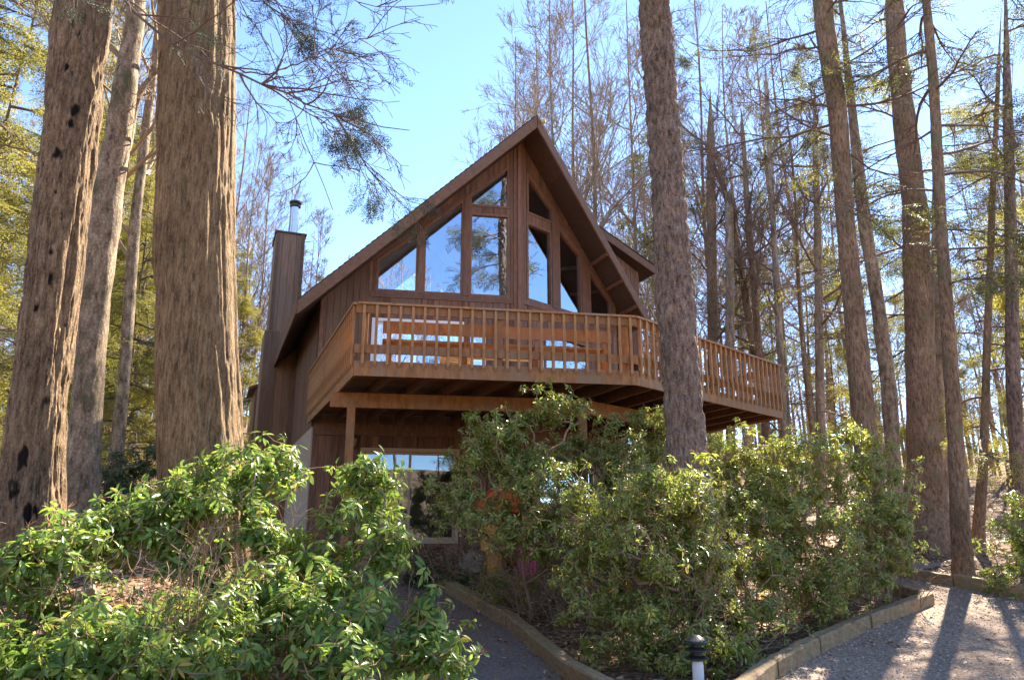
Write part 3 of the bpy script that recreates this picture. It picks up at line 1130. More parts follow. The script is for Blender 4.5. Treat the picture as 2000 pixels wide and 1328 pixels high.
# wall lantern by the lower door
lq = onplane(688, 862, H0, LF) + nl * .16
k = MB()
k.lathe(lq, [(.02, -.20), (.055, -.17), (.085, -.13), (.10, .05), (.115, .06), (.07, .12), (.02, .15), (.015, .2)], 6)
lan = k.build("wall_lantern", M['bronze'], house)
k = MB()
k.lathe(lq, [(.088, -.12), (.103, .04)], 6)
k.build("lantern_glass", M['amber'], lan)
k = MB()
k.bar(lq + Z3 * .16, lq + Z3 * .16 - nl * .15, .03, .03)
k.build("bracket", M['bronze'], lan)

# floodlight under the ridge
fq = A - nr * -.12 - Z3 * .16 + rf * .12
k = MB()
k.lathe(fq, [(.03, -.06), (.06, -.03), (.065, .03), (.03, .06)], 10)
k.build("floodlight", M['tan'], house)

# ------------------------------------------------------------------ deck
deck = thing("raised_deck", (D0[0], D0[1], gzf(D0[0], D0[1])), "raised cedar deck on posts wrapping the front of the house, with a baluster railing", "deck")
nd_l, nd_r = dirv(LF + 90), dirv(RF + 90)
dside = dirv(AX - 90)
DL = D0 + along(D0, AX, 600) * ax                  # rear of the left side
tR = 5.4
DR = D2 + ax * tR                                   # right side runs back along the house
z1 = ZDECK
flat = lambda p, z: np.array([p[0], p[1], z])
k = MB()                                            # floor boards, laid along the left front
N_b = 0
import itertools
polyF = [D0 - nd_l * .04, D1 - nd_l * .04, D2 - nd_r * .04, DR, H2 + ax * .0, H1 + nl * .05, H0 + nl * .05]
def clip_halfplane(poly, p, n):
    out = []
    for i in range(len(poly)):
        a, b = poly[i], poly[(i + 1) % len(poly)]
        da, db = (a - p) @ n, (b - p) @ n
        if da >= 0: out.append(a)
        if da * db < 0: out.append(a + (b - a) * da / (da - db))
    return out
ox = D0
off = -.02
while off < 9:
    poly = [np.array([*p[:2], 0]) for p in polyF]
    # the floor outline is concave at the prow: clip as two convex halves
    for half in ([0, 1, 5, 6], [1, 2, 3, 4, 5]):
        pp = [poly[h] for h in half]
        pp = clip_halfplane(pp, flat(ox - nd_l * off, 0), -nd_l)
        if len(pp) > 2: pp = clip_halfplane(pp, flat(ox - nd_l * (off + .135), 0), nd_l)
        if len(pp) > 2:
            k.prism([p + Z3 * (z1 - .038) for p in pp][::-1], Z3 * .038)
    off += .142
k.build("floor_boards", M['deck'], deck)

k = MB()                                            # rim boards
def rim(p, q, nrm, z0=ZRIM, z1=ZDECK - .042, w=.04):
    k.hexa([flat(p, z0) + nrm * .0, flat(q, z0), flat(q, z0) - nrm * w, flat(p, z0) - nrm * w],
           [flat(p, z1), flat(q, z1), flat(q, z1) - nrm * w, flat(p, z1) - nrm * w])
rim(D0, D1 - lf * .002, nd_l, z1=ZDECK + .004)
rim(D1 + rf * .002, D2, nd_r, z1=ZDECK + .004)
rim(DL, D0 + ax * .045, dside, z1=ZDECK + .004)
rim(D2 + ax * .045, DR, dirv(AX + 90), z1=ZDECK + .004)
k.build("rim_board", M['deck'], deck)

# joists along the house axis, each a part
def seg_hit(p, d, a, b):
    e = b - a
    den = d[0] * e[1] - d[1] * e[0]
    if abs(den) < 1e-9: return None
    w = a - p
    t = (w[0] * e[1] - w[1] * e[0]) / den
    s = (w[0] * d[1] - w[1] * d[0]) / den
    return t if -1e-6 <= s <= 1 + 1e-6 else None
acr = dirv(AX + 90)
for s in np.arange(.62, 9.4, .62):
    p = D0 + acr * s - ax * 6
    ts = [t for t in (seg_hit(p, ax, D0, D1), seg_hit(p, ax, D1, D2)) if t is not None]
    te = [t for t in (seg_hit(p, ax, H0, H1), seg_hit(p, ax, H1, H2)) if t is not None]
    if not ts: continue
    t0 = min(ts) + .06
    t1 = (min(te) - .12) if te else t0 + tR
    if t1 - t0 < .3: continue
    k = MB()
    k.bar(flat(p + ax * t0, (ZRIM + ZDECK - .045) / 2), flat(p + ax * t1, (ZRIM + ZDECK - .045) / 2), .045, ZDECK - .045 - ZRIM - .004)
    k.build("joist", M['joist'], deck)

# beams and posts
bo = 1.55
BA = D0 + ax * bo - lf * .12
BA = flat(BA, 0)
ubm = along(BA, LF, 1150)
BM = BA + lf * ubm
BE = BM + rf * 3.9
zb0, zb1 = ZRIM - .262, ZRIM - .006
for (p, q, nn) in ((BA, BM, nd_l), (BM + rf * .003, BE, nd_r)):
    k = MB()
    k.hexa([flat(p, zb0), flat(q, zb0), flat(q, zb0) - nn * .10, flat(p, zb0) - nn * .10], [flat(p, zb1), flat(q, zb1), flat(q, zb1) - nn * .10, flat(p, zb1) - nn * .10])
    k.build("beam", M['deck'], deck)
def post(c, w=.14):
    k = MB()
    g = gzf(c[0], c[1]) - .1
    d, e = lf * w / 2, nd_l * w / 2
    k.hexa([flat(c - d - e, g), flat(c + d - e, g), flat(c + d + e, g), flat(c - d + e, g)], [flat(c - d - e, zb0 - .003), flat(c + d - e, zb0 - .003), flat(c + d + e, zb0 - .003), flat(c - d + e, zb0 - .003)])
    k.build("post", M['deck'], deck)
tpost = along(BA, LF, 663)
post(BA + lf * tpost - nd_l * .05)
post(BM - nd_l * .05 - lf * .02)
post(BE - nd_r * .05 - rf * .15)

# railings: boards, cap, corner posts, and every baluster its own sub-part
ZR = ZDECK + .95
bal_me = None
def railing(p, q, nrm, spacing, posts=(0, 1)):
    global bal_me
    L_ = float(np.linalg.norm((q - p)[:2]))
    d = (q - p) / np.linalg.norm(q - p)
    k = MB()
    ins = -nrm * .0
    k.hexa([flat(p, ZR - .165), flat(q, ZR - .165), flat(q, ZR - .165) - nrm * .04, flat(p, ZR - .165) - nrm * .04],
           [flat(p, ZR - .038), flat(q, ZR - .038), flat(q, ZR - .038) - nrm * .04, flat(p, ZR - .038) - nrm * .04])
    k.hexa([flat(p, z1 + .13), flat(q, z1 + .13), flat(q, z1 + .13) - nrm * .04, flat(p, z1 + .13) - nrm * .04],
           [flat(p, z1 + .27), flat(q, z1 + .27), flat(q, z1 + .27) - nrm * .04, flat(p, z1 + .27) - nrm * .04])
    r = k.build("railing", M['deck'], deck)
    k = MB()
    k.hexa([flat(p, ZR - .036) + nrm * .06, flat(q, ZR - .036) + nrm * .06, flat(q, ZR - .036) - nrm * .09, flat(p, ZR - .036) - nrm * .09],
           [flat(p, ZR) + nrm * .06, flat(q, ZR) + nrm * .06, flat(q, ZR) - nrm * .09, flat(p, ZR) - nrm * .09])
    k.build("rail_cap", M['balu'], r)
    if bal_me is None:
        k = MB()
        a = .0215
        zb_, zt_ = -.085, ZR - .04 - z1
        k.hexa([(-a, -a + .03, zb_), (a, -a + .03, zb_), (a, a, zb_), (-a, a, zb_)], [(-a, -a, zb_ + .04), (a, -a, zb_ + .04), (a, a, zb_ + .04), (-a, a, zb_ + .04)])
        k.hexa([(-a, -a, zb_ + .04), (a, -a, zb_ + .04), (a, a, zb_ + .04), (-a, a, zb_ + .04)], [(-a, -a, zt_), (a, -a, zt_), (a, a, zt_), (-a, a, zt_)])
        bal_me = k.mesh("baluster", M['balu'])
    n = int(round(L_ / spacing))
    rng = random.Random(int(L_ * 100))
    for i_ in range(n):
        c = p + d * (L_ * (i_ + .5) / n) + nrm * .026
        o = bpy.data.objects.new("baluster", bal_me)
        COL.objects.link(o)
        o.parent = r
        o.location = np.array([c[0], c[1], z1]) - np.asarray(WORLD_LOC[r.name])
        o.rotation_euler = (0, rng.uniform(-.006, .006), math.atan2(d[1], d[0]))
        w = rng.uniform(.92, 1.08)
        o.scale = (w, 1, rng.uniform(.995, 1.0))
    return r
railing(D0 + lf * .03, D1, nd_l, .192)
railing(D1, D2, nd_r, .192)
railing(DL, D0, dside, .192)
railing(D2, DR, dirv(AX + 90), .22)
for c, nn in ((D0 + lf * .14 - nd_l * .10, nd_l), (D0 + (D1 - D0) * .5 - nd_l * .10, nd_l), (D1 - lf * .16 - nd_l * .10, nd_l), (D1 + (D2 - D1) * .5 - nd_r * .10, nd_r), (D2 - rf * .12 - nd_r * .10, nd_r), (D0 + (DL - D0) * .5 - dside * .1, dside)):
    k = MB()
    w = .10
    d, e = lf * w / 2, nd_l * w / 2
    k.hexa([flat(c - d - e, ZRIM + .02), flat(c + d - e, ZRIM + .02), flat(c + d + e, ZRIM + .02), flat(c - d + e, ZRIM + .02)],
           [flat(c - d - e, ZR - .04), flat(c + d - e, ZR - .04), flat(c + d + e, ZR - .04), flat(c - d + e, ZR - .04)])
    k.build("rail_post", M['deck'], deck)

# built-in bench along the inside of the front rail
bench = thing("deck_bench", (*(D0 + lf * 2.3 - nd_l * .6)[:2], ZDECK), "long cedar bench with a plank back seen behind the front balusters", "bench")
b_a, b_b = D0 + lf * .42 - nd_l * .22, D1 - lf * .35 - nd_l * .22
k = MB()
k.bar(flat(b_a, ZDECK + .62), flat(b_b, ZDECK + .62), .04, .20)
k.build("backrest", M['deck'], bench)
k = MB()
for o_ in (.12, .27, .42):
    k.bar(flat(b_a - nd_l * o_, ZDECK + .42), flat(b_b - nd_l * o_, ZDECK + .42), .138, .04)
k.build("seat", M['deck'], bench)
for t in (.03, .35, .66, .97):
    c = b_a + (b_b - b_a) * t
    for o_, za, zb2 in ((.12, .001, .398), (.42, .001, .398)):
        k = MB()
        k.bar(flat(c - nd_l * o_, ZDECK + za), flat(c - nd_l * o_, ZDECK + zb2), .06, .09, up=lf)
        k.build("leg", M['deck'], bench)
    k = MB()
    k.bar(flat(c - nd_l * .045, ZDECK + .3), flat(c - nd_l * .045, ZDECK + .70), .05, .05, up=lf)
    k.build("back_post", M['deck'], bench)

# patio table and slatted chair on the deck
tc = D0 + lf * 2.55 - nd_l * 2.2
tab = thing("patio_table", (*tc[:2], ZDECK), "pale patio table standing on the deck behind the railing", "table")
k = MB()
ht = .70
k.prism([flat(tc + lf * a_ + nd_l * b_, ZDECK + ht) for a_, b_ in ((-.95, -.5), (.95, -.5), (.95, .5), (-.95, .5))], Z3 * .035)
k.build("tabletop", M['white'], tab)
for a_ in (-.85, .85):
    for b_ in (-.42, .42):
        k = MB()
        k.bar(flat(tc + lf * a_ + nd_l * b_, ZDECK + .001), flat(tc + lf * a_ + nd_l * b_, ZDECK + ht - .003), .05, .05, up=lf)
        k.build("leg", M['white'], tab)
cc = D0 + lf * 1.72 - nd_l * 1.15
chair = thing("slatted_chair", (*cc[:2], ZDECK), "light slatted wooden deck chair half hidden by the front rim", "chair")
k = MB()
for i_ in range(6):
    t = i_ / 5
    k.bar(flat(cc - lf * .28 - nd_l * (.45 * t - .2), ZDECK + .33 - .05 * math.sin(t * 3.1)), flat(cc + lf * .28 - nd_l * (.45 * t - .2), ZDECK + .33 - .05 * math.sin(t * 3.1)), .06, .02)
k.build("seat", M['tan'], chair)
k = MB()
for i_ in range(6):
    t = i_ / 5
    k.bar(flat(cc - lf * (.28) - nd_l * (.30 + .16 * t), ZDECK + .38 + .36 * t), flat(cc + lf * .28 - nd_l * (.30 + .16 * t), ZDECK + .38 + .36 * t), .02, .06)
k.build("backrest", M['tan'], chair)
for a_ in (-.25, .25):
    for b_ in (-.2, .28):
        k = MB()
        k.bar(flat(cc + lf * a_ - nd_l * b_, ZDECK + .001), flat(cc + lf * a_ - nd_l * b_, ZDECK + .30), .04, .04, up=lf)
        k.build("leg", M['tan'], chair)

# ------------------------------------------------------------------ trees: trunks
def resample(pts, n):
    pts = np.asarray(pts, float)
    s = np.concatenate([[0], np.cumsum(np.linalg.norm(np.diff(pts[:, :3], axis=0), axis=1))])
    t = np.linspace(0, s[-1], n)
    # smooth (Catmull-like) by interpolating then box filtering
    out = np.stack([np.interp(t, s, pts[:, c]) for c in range(pts.shape[1])], 1)
    for _ in range(3):
        out[1:-1] = (out[:-2] + 2 * out[1:-1] + out[2:]) / 4
    return out

def trunk_line(px_pts, Y, top=14.0):
    """px_pts: (px, py, width px), any order; world polyline from the ground up, continued to height top."""
    pp = sorted(px_pts, key=lambda q: -q[1])
    L_ = []
    for (px, py, w) in pp:
        p = P(px, py, Y)
        L_.append([*p, w / 2 * (p - CAM) @ FW / FPX])
    L_ = np.array(L_)
    g = gzf(L_[0, 0], L_[0, 1])
    if L_[0, 2] > g - .1:                            # carry the lowest point down into the ground
        d = (L_[0, :2] - L_[1, :2]) / max(.3, L_[1, 2] - L_[0, 2])
        dz = L_[0, 2] - (g - .15)
        L_ = np.vstack([[L_[0, 0] + d[0] * dz, L_[0, 1] + d[1] * dz, g - .15, L_[0, 3] * 1.04], L_])
    d = L_[-1, :3] - L_[-3, :3]
    d /= np.linalg.norm(d)
    h = top - L_[-1, 2]
    if h > 0:
        r0 = L_[-1, 3]
        for f in (.33, .66, 1):
            L_ = np.vstack([L_, [*(L_[-1, :3] + d / d[2] * h / 3), r0 * (1 - .92 * f ** .7)]])
    return L_

def trunk_mesh(k, line, sides=20, rows=60, rough=.03, lump=.05, flare=.25, flare_h=.5, seed=0, strip=(9, 1.1), holes=()):
    ln = resample(line, rows)
    c, r = ln[:, :3], np.maximum((ln[:, 3] - rough * .75) / (1 + lump * .7), ln[:, 3] * .5)
    t = np.gradient(c, axis=0)
    t /= np.linalg.norm(t, axis=1)[:, None]
    s = np.cross(t, np.array([0, 1.0, 0]))
    s /= np.linalg.norm(s, axis=1)[:, None]
    u = np.cross(s, t)
    ang = np.arange(sides) * 2 * math.pi / sides
    h = c[:, 2] - c[0, 2]
    fl = flare * np.exp(-np.clip(h - .1, 0, None) / flare_h)
    lobes = 1 + fl[:, None] * (1 + .55 * np.sin(ang * 5 + seed)[None, :] + .3 * np.sin(ang * 3 + seed * 2)[None, :])
    A_, H_ = np.meshgrid(ang, h)
    R0 = np.mean(r)
    q = np.stack([np.cos(A_) * R0, np.sin(A_) * R0, H_], -1).reshape(-1, 3)
    ridge = fbm(q * np.array([strip[0], strip[0], strip[1]]) + fbm(q * np.array([3, 3, .8]), seed + 7)[:, None] * .5, seed, 4)
    ridge = np.sign(ridge) * np.abs(ridge) ** .7
    lum = fbm(q * np.array([2.2, 2.2, .9]), seed + 31, 2)
    R_ = r[:, None] * lobes * (1 + lump * lum.reshape(A_.shape)) + rough * ridge.reshape(A_.shape)
    V = c[:, None] + R_[..., None] * (np.cos(A_)[..., None] * s[:, None] + np.sin(A_)[..., None] * u[:, None])
    V = V.reshape(-1, 3)
    at = np.zeros(len(V))
    for (p, rad, sq) in holes:
        dd = (V - p) / np.array([rad, rad * 1.5, rad * sq])
        nn = fbm(V * np.array([26, 26, 9]), seed + 3, 3) * .6
        m = np.clip(1.35 - np.linalg.norm(dd, axis=1) + nn, 0, 1) * (np.linalg.norm(dd, axis=1) < 2.2)
        at = np.maximum(at, smooth(.25, .75, m))
        V = V - (V - np.repeat(c, sides, 0)) * (smooth(.5, 1, m) * .10)[:, None]
    i = np.arange(rows - 1)[:, None] * sides
    j = np.arange(sides)[None, :]
    kk = (j + 1) % sides
    k.add(V, np.stack([i + j, i + kk, i + sides + kk, i + sides + j], -1).reshape(-1, 4), at)
    return ln

# ------------------------------------------------------------------ limbs and foliage sprays
def perp(d, rng):
    v = rng.normal(size=3)
    v -= d * (v @ d)
    return v / (np.linalg.norm(v) + 1e-9)

def limb(k, p, d, L_, r, lvl, rng, cfg, tips=None):
    n = (7, 6, 5, 3)[min(lvl, 3)]
    pts = [p]
    d = d / np.linalg.norm(d)
    dirs = [d]
    for i_ in range(n):
        d = d + rng.normal(size=3) * cfg.get('wob', .16) + Z3 * cfg.get('up', .05)
        d /= np.linalg.norm(d)
        pts.append(pts[-1] + d * L_ / n)
        dirs.append(d)
    pts = np.array(pts)
    k.tube(pts, np.linspace(r, max(r * .3, cfg.get('rmin', .004)), n + 1), (6, 5, 4, 3)[min(lvl, 3)], cap=False)
    if tips is not None:
        tips.append((pts[-1], d, lvl, pts))
    if lvl >= cfg['max']:
        return
    nc = cfg['n'][lvl]
    for c in range(nc):
        t = rng.uniform(cfg.get('t0', .2), 1.0)
        f = t * n
        a = min(int(f), n - 1)
        q = pts[a] + (pts[a + 1] - pts[a]) * (f - a)
        ang = rng.uniform(*cfg.get('ang', (.5, 1.0)))
        nd = dirs[a] * math.cos(ang) + perp(dirs[a], rng) * math.sin(ang)
        if 'flat' in cfg:
            nd = nd * np.array([1, 1, cfg['flat']])
        limb(k, q, nd, L_ * rng.uniform(*cfg.get('ratio', (.4, .65))) * (1.15 - .5 * t), max(r * .45 * (1.1 - .5 * t), cfg.get('rmin', .004)), lvl + 1, rng, cfg, tips)

def spray_proto(rng, pairs=7, clump=4, ln=.10, wd=.022):
    V, F = [], []
    for i_ in range(pairs):
        x = (i_ + .7) / pairs
        tl = .42 * (1 - .75 * x) + .06
        for sg in (-1, 1):
            a = math.radians(52 + rng.uniform(-10, 10)) * sg
            for c in range(clump):
                f = (c + .4) / clump
                px_, py_ = x + tl * f * math.cos(a), tl * f * math.sin(a)
                b = a + rng.uniform(-.9, .9)
                l_ = ln * rng.uniform(.7, 1.2)
                dx, dy = math.cos(b) * l_, math.sin(b) * l_
                nx_, ny_ = -math.sin(b) * wd, math.cos(b) * wd
                z = rng.uniform(-.03, .03) - .10 * (px_ ** 2)
                k0 = len(V)
                V += [(px_, py_, z), (px_ + dx * .5 + nx_, py_ + dy * .5 + ny_, z + rng.uniform(-.01, .015)), (px_ + dx, py_ + dy, z - .02), (px_ + dx * .5 - nx_, py_ + dy * .5 - ny_, z + rng.uniform(-.01, .015))]
                F.append((k0, k0 + 1, k0 + 2, k0 + 3))
    return np.array(V), np.array(F)

_r = np.random.default_rng(77)
SPRAY = [spray_proto(_r) for _ in range(3)]
SPRAY_FINE = [spray_proto(_r, 9, 6, .075, .014) for _ in range(3)]
SPRAY_COARSE = [spray_proto(_r, 5, 2, .17, .035) for _ in range(3)]

def frames(X_, rng, roll=.5):
    """Rotation matrices whose first column follows X_, second stays near level."""
    X_ = X_ / (np.linalg.norm(X_, axis=1)[:, None] + 1e-9)
    up = np.tile(Z3, (len(X_), 1)) + rng.normal(size=(len(X_), 3)) * roll
    Y_ = np.cross(up, X_)
    Y_ /= np.linalg.norm(Y_, axis=1)[:, None] + 1e-9
    Z_ = np.cross(X_, Y_)
    return np.stack([X_, Y_, Z_], -1)

def foliage(k, P_, D_, rng, size=(.4, .7), protos=None, roll=.5):
    protos = protos or SPRAY
    P_, D_ = np.asarray(P_, float).reshape(-1, 3), np.asarray(D_, float).reshape(-1, 3)
    w = rng.integers(0, len(protos), len(P_))
    R_ = frames(D_, rng, roll) * rng.uniform(*size, len(P_))[:, None, None]
    for q in range(len(protos)):
        k.inst(protos[q][0], protos[q][1], R_[w == q], P_[w == q])

def conifer_crown(kb, kf, line, z0, z1, nb, Lmax, rng, needles=1.0, droop=-.12, protos=None, size=(.35, .65), az=None, dead=.3, r0=.035):
    """Level or drooping boughs set round a trunk line between heights z0 and z1."""
    P_, D_ = [], []
    for b in range(nb):
        z = z0 + (z1 - z0) * (b + rng.uniform(0, 1)) / nb
        z = min(z, line[-1, 2])
        c = np.array([np.interp(z, line[:, 2], line[:, i_]) for i_ in range(3)])
        a = rng.uniform(0, 2 * math.pi) if az is None else rng.uniform(*az)
        f = (z - z0) / (z1 - z0)
        L_ = Lmax * rng.uniform(.5, 1.0) * (1 - .55 * f)
        d = np.array([math.sin(a), math.cos(a), rng.uniform(-.15, .3)])
        tips = []
        limb(kb, c, d, L_, r0 * rng.uniform(.6, 1.1), 0, rng, dict(max=2, n=(9, 4), wob=.12, up=droop * .35, ang=(.6, 1.1), ratio=(.28, .45), flat=.3, rmin=.005, t0=.15), tips)
        if rng.uniform() < dead:
            continue
        for (p, dd, lvl, pts) in tips:
            if lvl == 0 or rng.uniform() > needles:
                continue
            for q in (range(1, len(pts)) if lvl == 1 else range(len(pts) - 1, len(pts))):
                P_.append(pts[q])
                D_.append(dd * np.array([1, 1, .4]) + rng.normal(size=3) * .35 + Z3 * droop)
    if P_:
        foliage(kf, P_, D_, rng, size, protos)

def line_at(line, f):
    z = line[0, 2] + (line[-1, 2] - line[0, 2]) * f
    return np.array([np.interp(z, line[:, 2], line[:, i_]) for i_ in range(3)])

def hero(name, label, px, Y, bark, top=15, sides=24, rows=80, group=None, cat="tree", limbs=None, con=None, leafmat='hemgreen', seed=1, twig='twig', holes=(), **kw):
    line = trunk_line(px, Y, top)
    b = line[0]
    loc = (b[0], b[1], gzf(b[0], b[1]))
    t = thing(name, loc, label, cat, group)
    k = MB()
    ln = trunk_mesh(k, line, sides, rows, seed=seed, holes=holes, **kw)
    k.build("trunk", M[bark], t, smooth=True, attr="hole" if holes else None)
    rng = np.random.default_rng(seed)
    kb, kf = MB(), MB()
    if limbs:
        n_, z0, z1, L_, cfg = limbs
        for i_ in range(n_):
            z = z0 + (z1 - z0) * (i_ + rng.uniform()) / n_
            c = np.array([np.interp(z, ln[:, 2], ln[:, q]) for q in range(3)])
            a = rng.uniform(0, 6.28)
            limb(kb, c, np.array([math.sin(a), math.cos(a), rng.uniform(.3, 1.0)]), L_ * rng.uniform(.6, 1), min(.05, .4 * float(np.interp(z, ln[:, 2], ln[:, 3]))), 0, rng, cfg)
    if con:
        for cc in (con if isinstance(con, list) else [con]):
            conifer_crown(kb, kf, ln, rng=rng, **cc)
    if kb.n: kb.absorb(kf, 1).build("crown", [M[twig], M[leafmat]], t)
    return t, ln

BARE = dict(max=3, n=(6, 5, 4), wob=.15, up=.08, ang=(.4, .9), ratio=(.4, .62), rmin=.005)

# two great trunks on the left bank
H_ = []
for (px, py, rad, sq) in [(155, 67, .035, 1.6), (130, 130, .03, 1.4), (146, 212, .045, 1.5), (137, 240, .035, 1.3), (110, 302, .045, 1.5), (148, 300, .025, 1.8), (148, 322, .025, 1.3), (133, 337, .03, 1.5), (108, 376, .02, 1.2), (120, 452, .035, 2.6), (97, 492, .022, 1.5), (127, 500, .03, 1.6), (98, 540, .035, 1.6), (70, 600, .03, 1.4), (98, 680, .04, 1.3), (88, 785, .05, 2.2), (90, 830, .045, 2.4), (86, 880, .05, 2.2), (90, 915, .04, 2), (40, 900, .05, 2.2), (28, 950, .06, 1.4), (55, 1000, .055, 1.8), (45, 870, .03, 1.5), (76, 860, .03, 2)]:
    H_.append((P(px, py, 7.72), rad * 1.1, sq * 1.3))
T1, ln1 = hero("maple_tree", "large shaggy leaning trunk pocked with black holes at the left edge", [(54, 1095, 126), (66, 900, 112), (98, 600, 104), (128, 350, 105), (150, 150, 106), (165, 0, 107), (178, -200, 100)], 8.0, 'bark_shag', 15, 230, 640,
     limbs=(6, 9.5, 14.5, 4.0, BARE), seed=11, rough=.030, lump=.05, flare=.30, flare_h=.35, strip=(20, 1.5), holes=H_)
T2, ln2 = hero("maple_tree", "thickest straight trunk left of the house, sunlit down its right edge", [(402, 1010, 172), (399, 960, 168), (392, 850, 162), (385, 700, 160), (380, 500, 154), (385, 300, 149), (388, 100, 146), (390, -100, 142)], 8.4, 'bark_maple', 16, 240, 600,
     limbs=(6, 10, 15.5, 4.0, BARE), seed=12, rough=.022, lump=.04, flare=.10, flare_h=.35, strip=(24, 1.0))
hero("maple_tree", "slender mottled trunk leaning right between the two great left trunks", [(150, 1085, 78), (165, 850, 70), (185, 600, 62), (215, 350, 55), (240, 200, 49), (262, 60, 42), (270, -60, 38)], 10.5, 'bark_moss', 15, 40, 160,
     limbs=(8, 8, 14, 3.0, BARE), seed=13, rough=.012, lump=.13, flare=.15, strip=(7, 2), twig='twigred')
hero("young_tree", "thin pale stem forking beside the mottled trunk on the left", [(196, 470, 24), (218, 385, 22), (236, 330, 20), (255, 265, 17), (262, 200, 14), (290, 150, 11), (330, 120, 8)], 10.9, 'bark_moss', 12, 14, 60,
     limbs=(7, 6, 11.5, 2.2, BARE), seed=14, rough=.004, lump=.08, flare=.1, twig='twigred')
hero("young_tree", "thin pale trunk left of the thick straight trunk, leaning right", [(228, 880, 27), (245, 700, 25), (262, 450, 22), (285, 250, 19), (305, 100, 16), (318, -40, 13)], 13.5, 'bark_moss', 15, 16, 70,
     limbs=(9, 6, 14, 2.6, BARE), seed=15, rough=.005, lump=.08, flare=.2, twig='twigred')
# trunk before the deck
hero("pine_tree", "scaly dark trunk standing in the shrubs in front of the deck", [(1388, 1180, 98), (1366, 1060, 92), (1343, 900, 86), (1328, 700, 79), (1302, 330, 71), (1277, 0, 66), (1262, -200, 62)], 10.5, 'bark_pine', 15, 120, 420,
     con=[dict(z0=10.3, z1=14.5, nb=12, Lmax=2.8, needles=.5)], seed=16, rough=.024, lump=.05, flare=.12, strip=(17, 9), leafmat='hemgreen')
# right-hand group
PINE = [dict(z0=9.2, z1=15.5, nb=20, Lmax=4.2, needles=.25, dead=.55, droop=-.05)]
hero("pine_tree", "tall bare-stemmed pine right of the deck with long level dead boughs", [(1605, -20, 40), (1612, 60, 39), (1636, 217, 37), (1651, 434, 37), (1672, 650, 43), (1690, 850, 46), (1704, 960, 49), (1716, 1060, 54)], 14.5, 'bark_red', 18, 32, 140, con=PINE, seed=17, rough=.010, lump=.05, flare=.2, strip=(9, 3))
hero("maple_tree", "mossy leaning trunk just behind the tall bare-stemmed pine", [(1655, 130, 16), (1672, 290, 21), (1688, 434, 26), (1716, 600, 29), (1738, 780, 31), (1748, 950, 34)], 16, 'bark_moss', 17, 28, 110, limbs=(5, 12, 16, 2.6, BARE), seed=18, rough=.008, lump=.10, flare=.2)
hero("oak_tree", "massive trunk with a flared root base beyond the right shrubs", [(1742, -50, 33), (1752, 100, 37), (1765, 220, 42), (1786, 400, 48), (1795, 600, 55), (1800, 800, 59), (1804, 900, 66), (1809, 985, 82), (1813, 1040, 106)], 17, 'bark_red', 18, 60, 180,
     con=[dict(z0=5.5, z1=16.5, nb=15, Lmax=3.6, needles=.26, dead=.45)], leafmat='hemsunlit', seed=19, rough=.016, lump=.05, flare=.45, flare_h=.45, strip=(9, 1.6))
hero("hemlock_tree", "slim reddish trunk rising from the timber edging of the gravel drive", [(1807, -20, 15), (1824, 170, 20), (1838, 440, 23), (1853, 660, 27), (1867, 870, 31), (1881, 1120, 40)], 13.6, 'bark_red', 17, 30, 130,
     con=[dict(z0=6.0, z1=16.5, nb=24, Lmax=3.2, needles=.35, dead=.35, droop=-.15, protos=None)], seed=20, rough=.006, lump=.05, flare=.18, flare_h=.3, strip=(10, 4))
hero("hemlock_tree", "thin trunk with a bent foot right of the slim reddish trunk", [(1950, 150, 9), (1938, 400, 12), (1927, 700, 15), (1921, 900, 18), (1909, 1058, 26)], 17, 'bark_red', 15, 20, 90,
     con=[dict(z0=3.2, z1=14, nb=20, Lmax=2.8, needles=.4, dead=.35, droop=-.2)], leafmat='hemsunlit', seed=21, rough=.005, lump=.06, flare=.3, flare_h=.25)
hero("pine_tree", "straight dark trunk at the right edge of the picture behind the bright shrub", [(1968, 200, 18), (1975, 500, 23), (1979, 750, 26), (1990, 960, 29)], 16.5, 'bark_pine', 17, 24, 90,
     con=[dict(z0=5.5, z1=16, nb=18, Lmax=3.2, needles=.38, dead=.35, droop=-.15)], seed=22, rough=.006, lump=.04, flare=.2)
hero("hemlock_tree", "grey trunk glimpsed between the massive flared trunk and the slim reddish one", [(1832, 500, 24), (1838, 760, 30), (1848, 1000, 36)], 21, 'bark_far', 16, 18, 60, con=[dict(z0=6, z1=15, nb=14, Lmax=2.6, needles=.3)], seed=23, rough=.005, lump=.05, flare=.2)

# slender trunks seen over the right end of the deck
for (px, Y, lab, top, sd) in (
        ([(1424, 376, 16), (1425, 520, 17), (1426, 690, 19)], 24, "broken-topped snag over the deck railing, beside the scaly dark trunk", 0, 31),
        ([(1450, 250, 9), (1462, 430, 12), (1484, 700, 15)], 25, "slim bare trunk over the deck railing, leaning slightly left", 17, 32),
        ([(1496, 150, 8), (1508, 400, 11), (1525, 710, 14)], 24, "slim bare trunk above the far corner of the deck railing", 18, 33),
        ([(1400, 300, 9), (1440, 480, 14), (1475, 700, 17)], 26, "crooked trunk crossing behind the slim one over the deck railing", 15, 34),
        ([(1592, 250, 11), (1598, 500, 15), (1602, 800, 19)], 25, "straight trunk standing clear of the deck's right end", 18, 35),
        ([(1388, 260, 17), (1390, 450, 20), (1392, 680, 22)], 27, "pale trunk hugging the right side of the scaly dark trunk", 19, 36)):
    hero("forest_tree", lab, px, Y, 'bark_far' if sd % 2 else 'bark_red', top, 14, 50, limbs=None if top == 0 else (9, 8, top - 1, 3.2, BARE),
         con=None if top == 0 or sd % 3 == 0 else [dict(z0=5, z1=top - 2, nb=12, Lmax=2.0, needles=.35, dead=.5, protos=SPRAY)], seed=sd, rough=.005, lump=.04, flare=.15)

